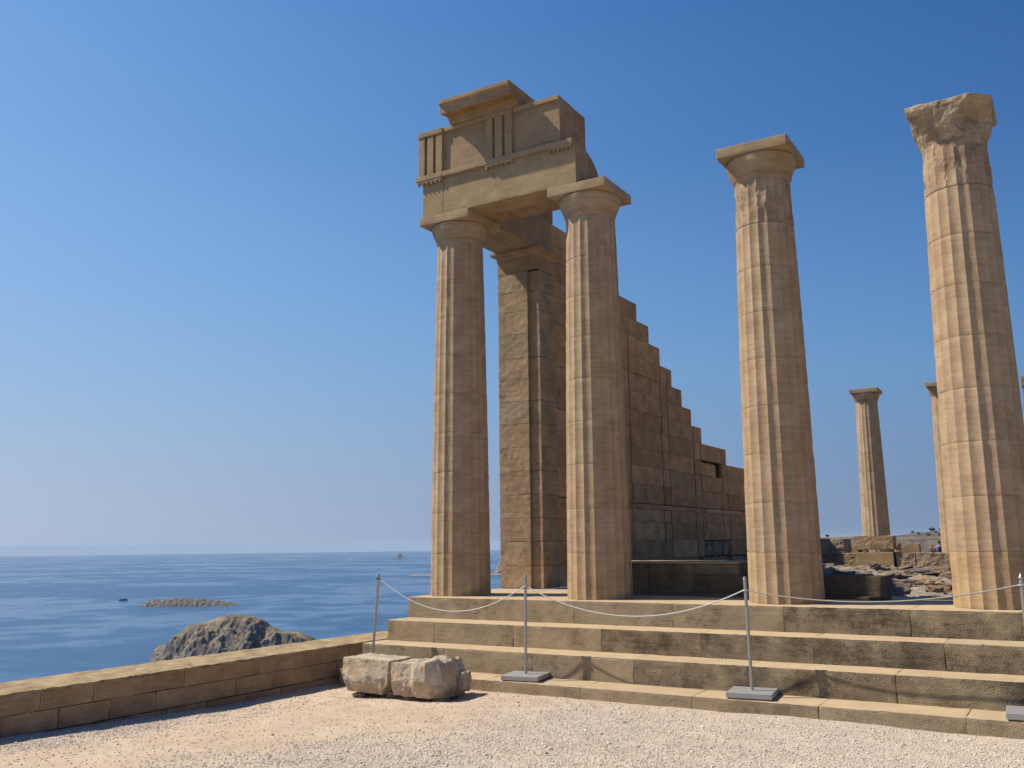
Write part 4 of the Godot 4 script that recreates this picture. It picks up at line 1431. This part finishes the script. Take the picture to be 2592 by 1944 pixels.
# ---------------------------------------------------------------- stanchions and ropes
func build_stanchions() -> void:
	var posts := [[Vector3(-7.55, 0.116, -9.14), Vector3(0.10, 0, 0.02), 0.1], [Vector3(-5.372, 0.116, -9.142), Vector3(0.01, 0, 0), 0.16], [Vector3(-2.84, 0.116, -9.135), Vector3(-0.02, 0, -0.01), 0.12], [Vector3(-0.455, 0.116, -9.12), Vector3(-0.005, 0, 0), 0.05]]
	var labels := ["steel rope post at left, its foot hidden behind the fallen stones", "steel rope post in front of the two left columns", "steel rope post standing before the third column", "steel rope post with a pointed finial at the right edge"]
	var heads := []
	for k in 4:
		var b: Vector3 = posts[k][0]
		var root := thing("rope_post", labels[k], "rope post", b, "rope posts on the lowest step")
		var mb := MB.new()
		org = Vector3.ZERO
		worn_box(mb, Vector3(-0.215, 0.012, -0.205), Vector3(0.215, 0.062, 0.205), {"r": 0.004, "tint": Color(1, 0.99, 0.96)})
		worn_box(mb, Vector3(-0.2, 0.0, -0.19), Vector3(0.2, 0.02, 0.19), {"r": 0.002, "tint": Color(0.4, 0.3, 0.22)})
		var p := part("base_plate", [mb, M.plate], root)
		p.rotation.y = posts[k][2]
		var top: Vector3 = Vector3(0, 1.10, 0) + posts[k][1]
		mb = MB.new()
		tube(mb, [Vector3(0, 0.06, 0), top * 0.5, top], 0.0165, 12)
		part("pole", [mb, M.steel], root)
		mb = MB.new()
		var th := 0.035 if k < 3 else 0.09
		if k < 3:
			lathe(mb, top.x, top.z, [Vector2(0.0175, top.y - 0.01), Vector2(0.018, top.y + 0.012), Vector2(0.012, top.y + 0.028), Vector2(0.0, top.y + th)], 12, Color(1.5, 1.5, 1.5))
		else:
			lathe(mb, top.x, top.z, [Vector2(0.019, top.y - 0.01), Vector2(0.02, top.y + 0.015), Vector2(0.012, top.y + 0.02), Vector2(0.012, top.y + 0.03), Vector2(0.021, top.y + 0.04), Vector2(0.021, top.y + 0.052), Vector2(0.008, top.y + 0.072), Vector2(0.0, top.y + th)], 12, Color(1.4, 1.4, 1.4))
		part("finial", [mb, M.steel], root)
		var hy := 1.07 if k == 0 else 1.0 if k < 3 else 1.085
		var hp: Vector3 = Vector3(0, hy, 0) + posts[k][1] * hy / 1.1
		mb = MB.new()
		var ring := []
		for j in 13:
			var a := TAU * j / 12
			ring.append(hp + Vector3(cos(a) * 0.022, 0.004 * sin(2 * a), sin(a) * 0.022))
		tube(mb, ring, 0.007, 6, Color(0.25, 0.22, 0.2) if k == 0 else Color(0.8, 0.8, 0.8))
		part("rope_ring", [mb, M.rope if k else M.dark], root)
		heads.append(b + hp)
	var sag := [0.33, 0.285, 0.125]
	var rl := ["pale rope slung from the left post to the second post", "pale rope sagging between the two middle posts", "grey rope drawn from the third post to the right edge post"]
	for k in 3:
		var a: Vector3 = heads[k] + Vector3(0.022, 0, 0)
		var c: Vector3 = heads[k + 1] - Vector3(0.022, 0, 0)
		org = a
		var pts := []
		for j in 33:
			var t := j / 32.0
			var q := a.lerp(c, t)
			q.y -= sag[k] * 4.0 * t * (1.0 - t)
			q.z += 0.004 * sin(t * 9.0)
			pts.append(q)
		var mb := MB.new()
		tube(mb, pts, 0.0062, 8, Color(1.25, 1.25, 1.25) if k < 2 else Color(0.62, 0.6, 0.58))
		tag(part("rope", [mb, M.rope]), rl[k], "rope", "ropes between the posts")


# ---------------------------------------------------------------- two people looking out, backs to us
func build_people() -> void:
	var ppl := [[Vector3(-6.26, 0, -53.1), 1.52, Color(0.24, 0.27, 0.36), Color(0.08, 0.045, 0.035), "person with short dark hair in a blue-grey shirt, carrying a dark backpack", false], [Vector3(-6.62, 0, -52.9), 1.20, Color(0.02, 0.02, 0.025), Color(0.2, 0.1, 0.07), "person in a brown sun hat and black top, seen over the wall", true]]
	for q in ppl:
		var top: float = q[1]
		var tall := 1.74 if not q[5] else 1.58
		var base: Vector3 = q[0]
		base.y = top - tall
		var root := thing("person", q[4], "person", base, "visitors beyond the low wall")
		org = Vector3.ZERO
		var mb := MB.new()
		# one skin from the soles to the crown: [height share, half width, half depth, colour]
		var cloth: Color = q[2]
		var legs := Color(0.06, 0.065, 0.09)
		var skin := Color(0.42, 0.24, 0.17)
		var lv := [[0.0, 0.02, 0.02, legs], [0.005, 0.12, 0.12, legs], [0.03, 0.13, 0.10, legs], [0.25, 0.13, 0.085, legs], [0.45, 0.165, 0.11, legs], [0.50, 0.18, 0.125, legs], [0.53, 0.175, 0.12, cloth], [0.62, 0.155, 0.11, cloth], [0.72, 0.19, 0.125, cloth], [0.79, 0.21, 0.12, cloth], [0.815, 0.19, 0.10, cloth], [0.835, 0.10, 0.075, cloth], [0.85, 0.058, 0.06, skin], [0.87, 0.058, 0.064, skin], [0.885, 0.066, 0.082, skin], [0.91, 0.075, 0.095, skin], [0.94, 0.078, 0.098, skin], [0.975, 0.066, 0.084, q[3]], [0.995, 0.03, 0.04, q[3]], [1.0, 0.0, 0.0, q[3]]]
		var ps := PackedVector3Array()
		var us := PackedVector2Array()
		var cs := PackedColorArray()
		for l in lv:
			for k in 17:
				var a := TAU * k / 16
				ps.append(Vector3(l[1] * cos(a), l[0] * tall, -l[2] * sin(a)))
				us.append(Vector2.ZERO)
				# hair at the back and sides of the head
				var back: bool = l[0] > 0.905 and (sin(a) < 0.45)
				cs.append(q[3] if back else l[3])
		mb.grid(17, lv.size(), ps, us, Color.WHITE, PackedVector3Array(), cs)
		for s in [-1.0, 1.0]:
			var arm := []
			for k in 9:
				var t := k / 8.0
				arm.append(Vector3(s * (0.19 + 0.07 * sin(t * PI * 0.6)), tall * lerpf(0.795, 0.46, t), -0.16 * t * t))
			tube(mb, arm, 0.045, 8, cloth)
		part("body", [mb, M.cloth], root)
		if q[5]:
			mb = MB.new()
			lathe(mb, 0, 0, [Vector2(0.165, tall * 0.93), Vector2(0.16, tall * 0.94), Vector2(0.1, tall * 0.955), Vector2(0.095, tall * 0.995), Vector2(0.07, tall * 1.02), Vector2(0.0, tall * 1.025)], 20, Color(0.30, 0.16, 0.11))
			part("sun_hat", [mb, M.cloth], root)
		else:
			mb = MB.new()
			worn_box(mb, Vector3(-0.14, tall * 0.56, 0.09), Vector3(0.14, tall * 0.80, 0.26), {"r": 0.05, "tint": Color(0.03, 0.03, 0.035)})
			part("backpack", [mb, M.cloth], root)
		root.rotation.y = 0.4
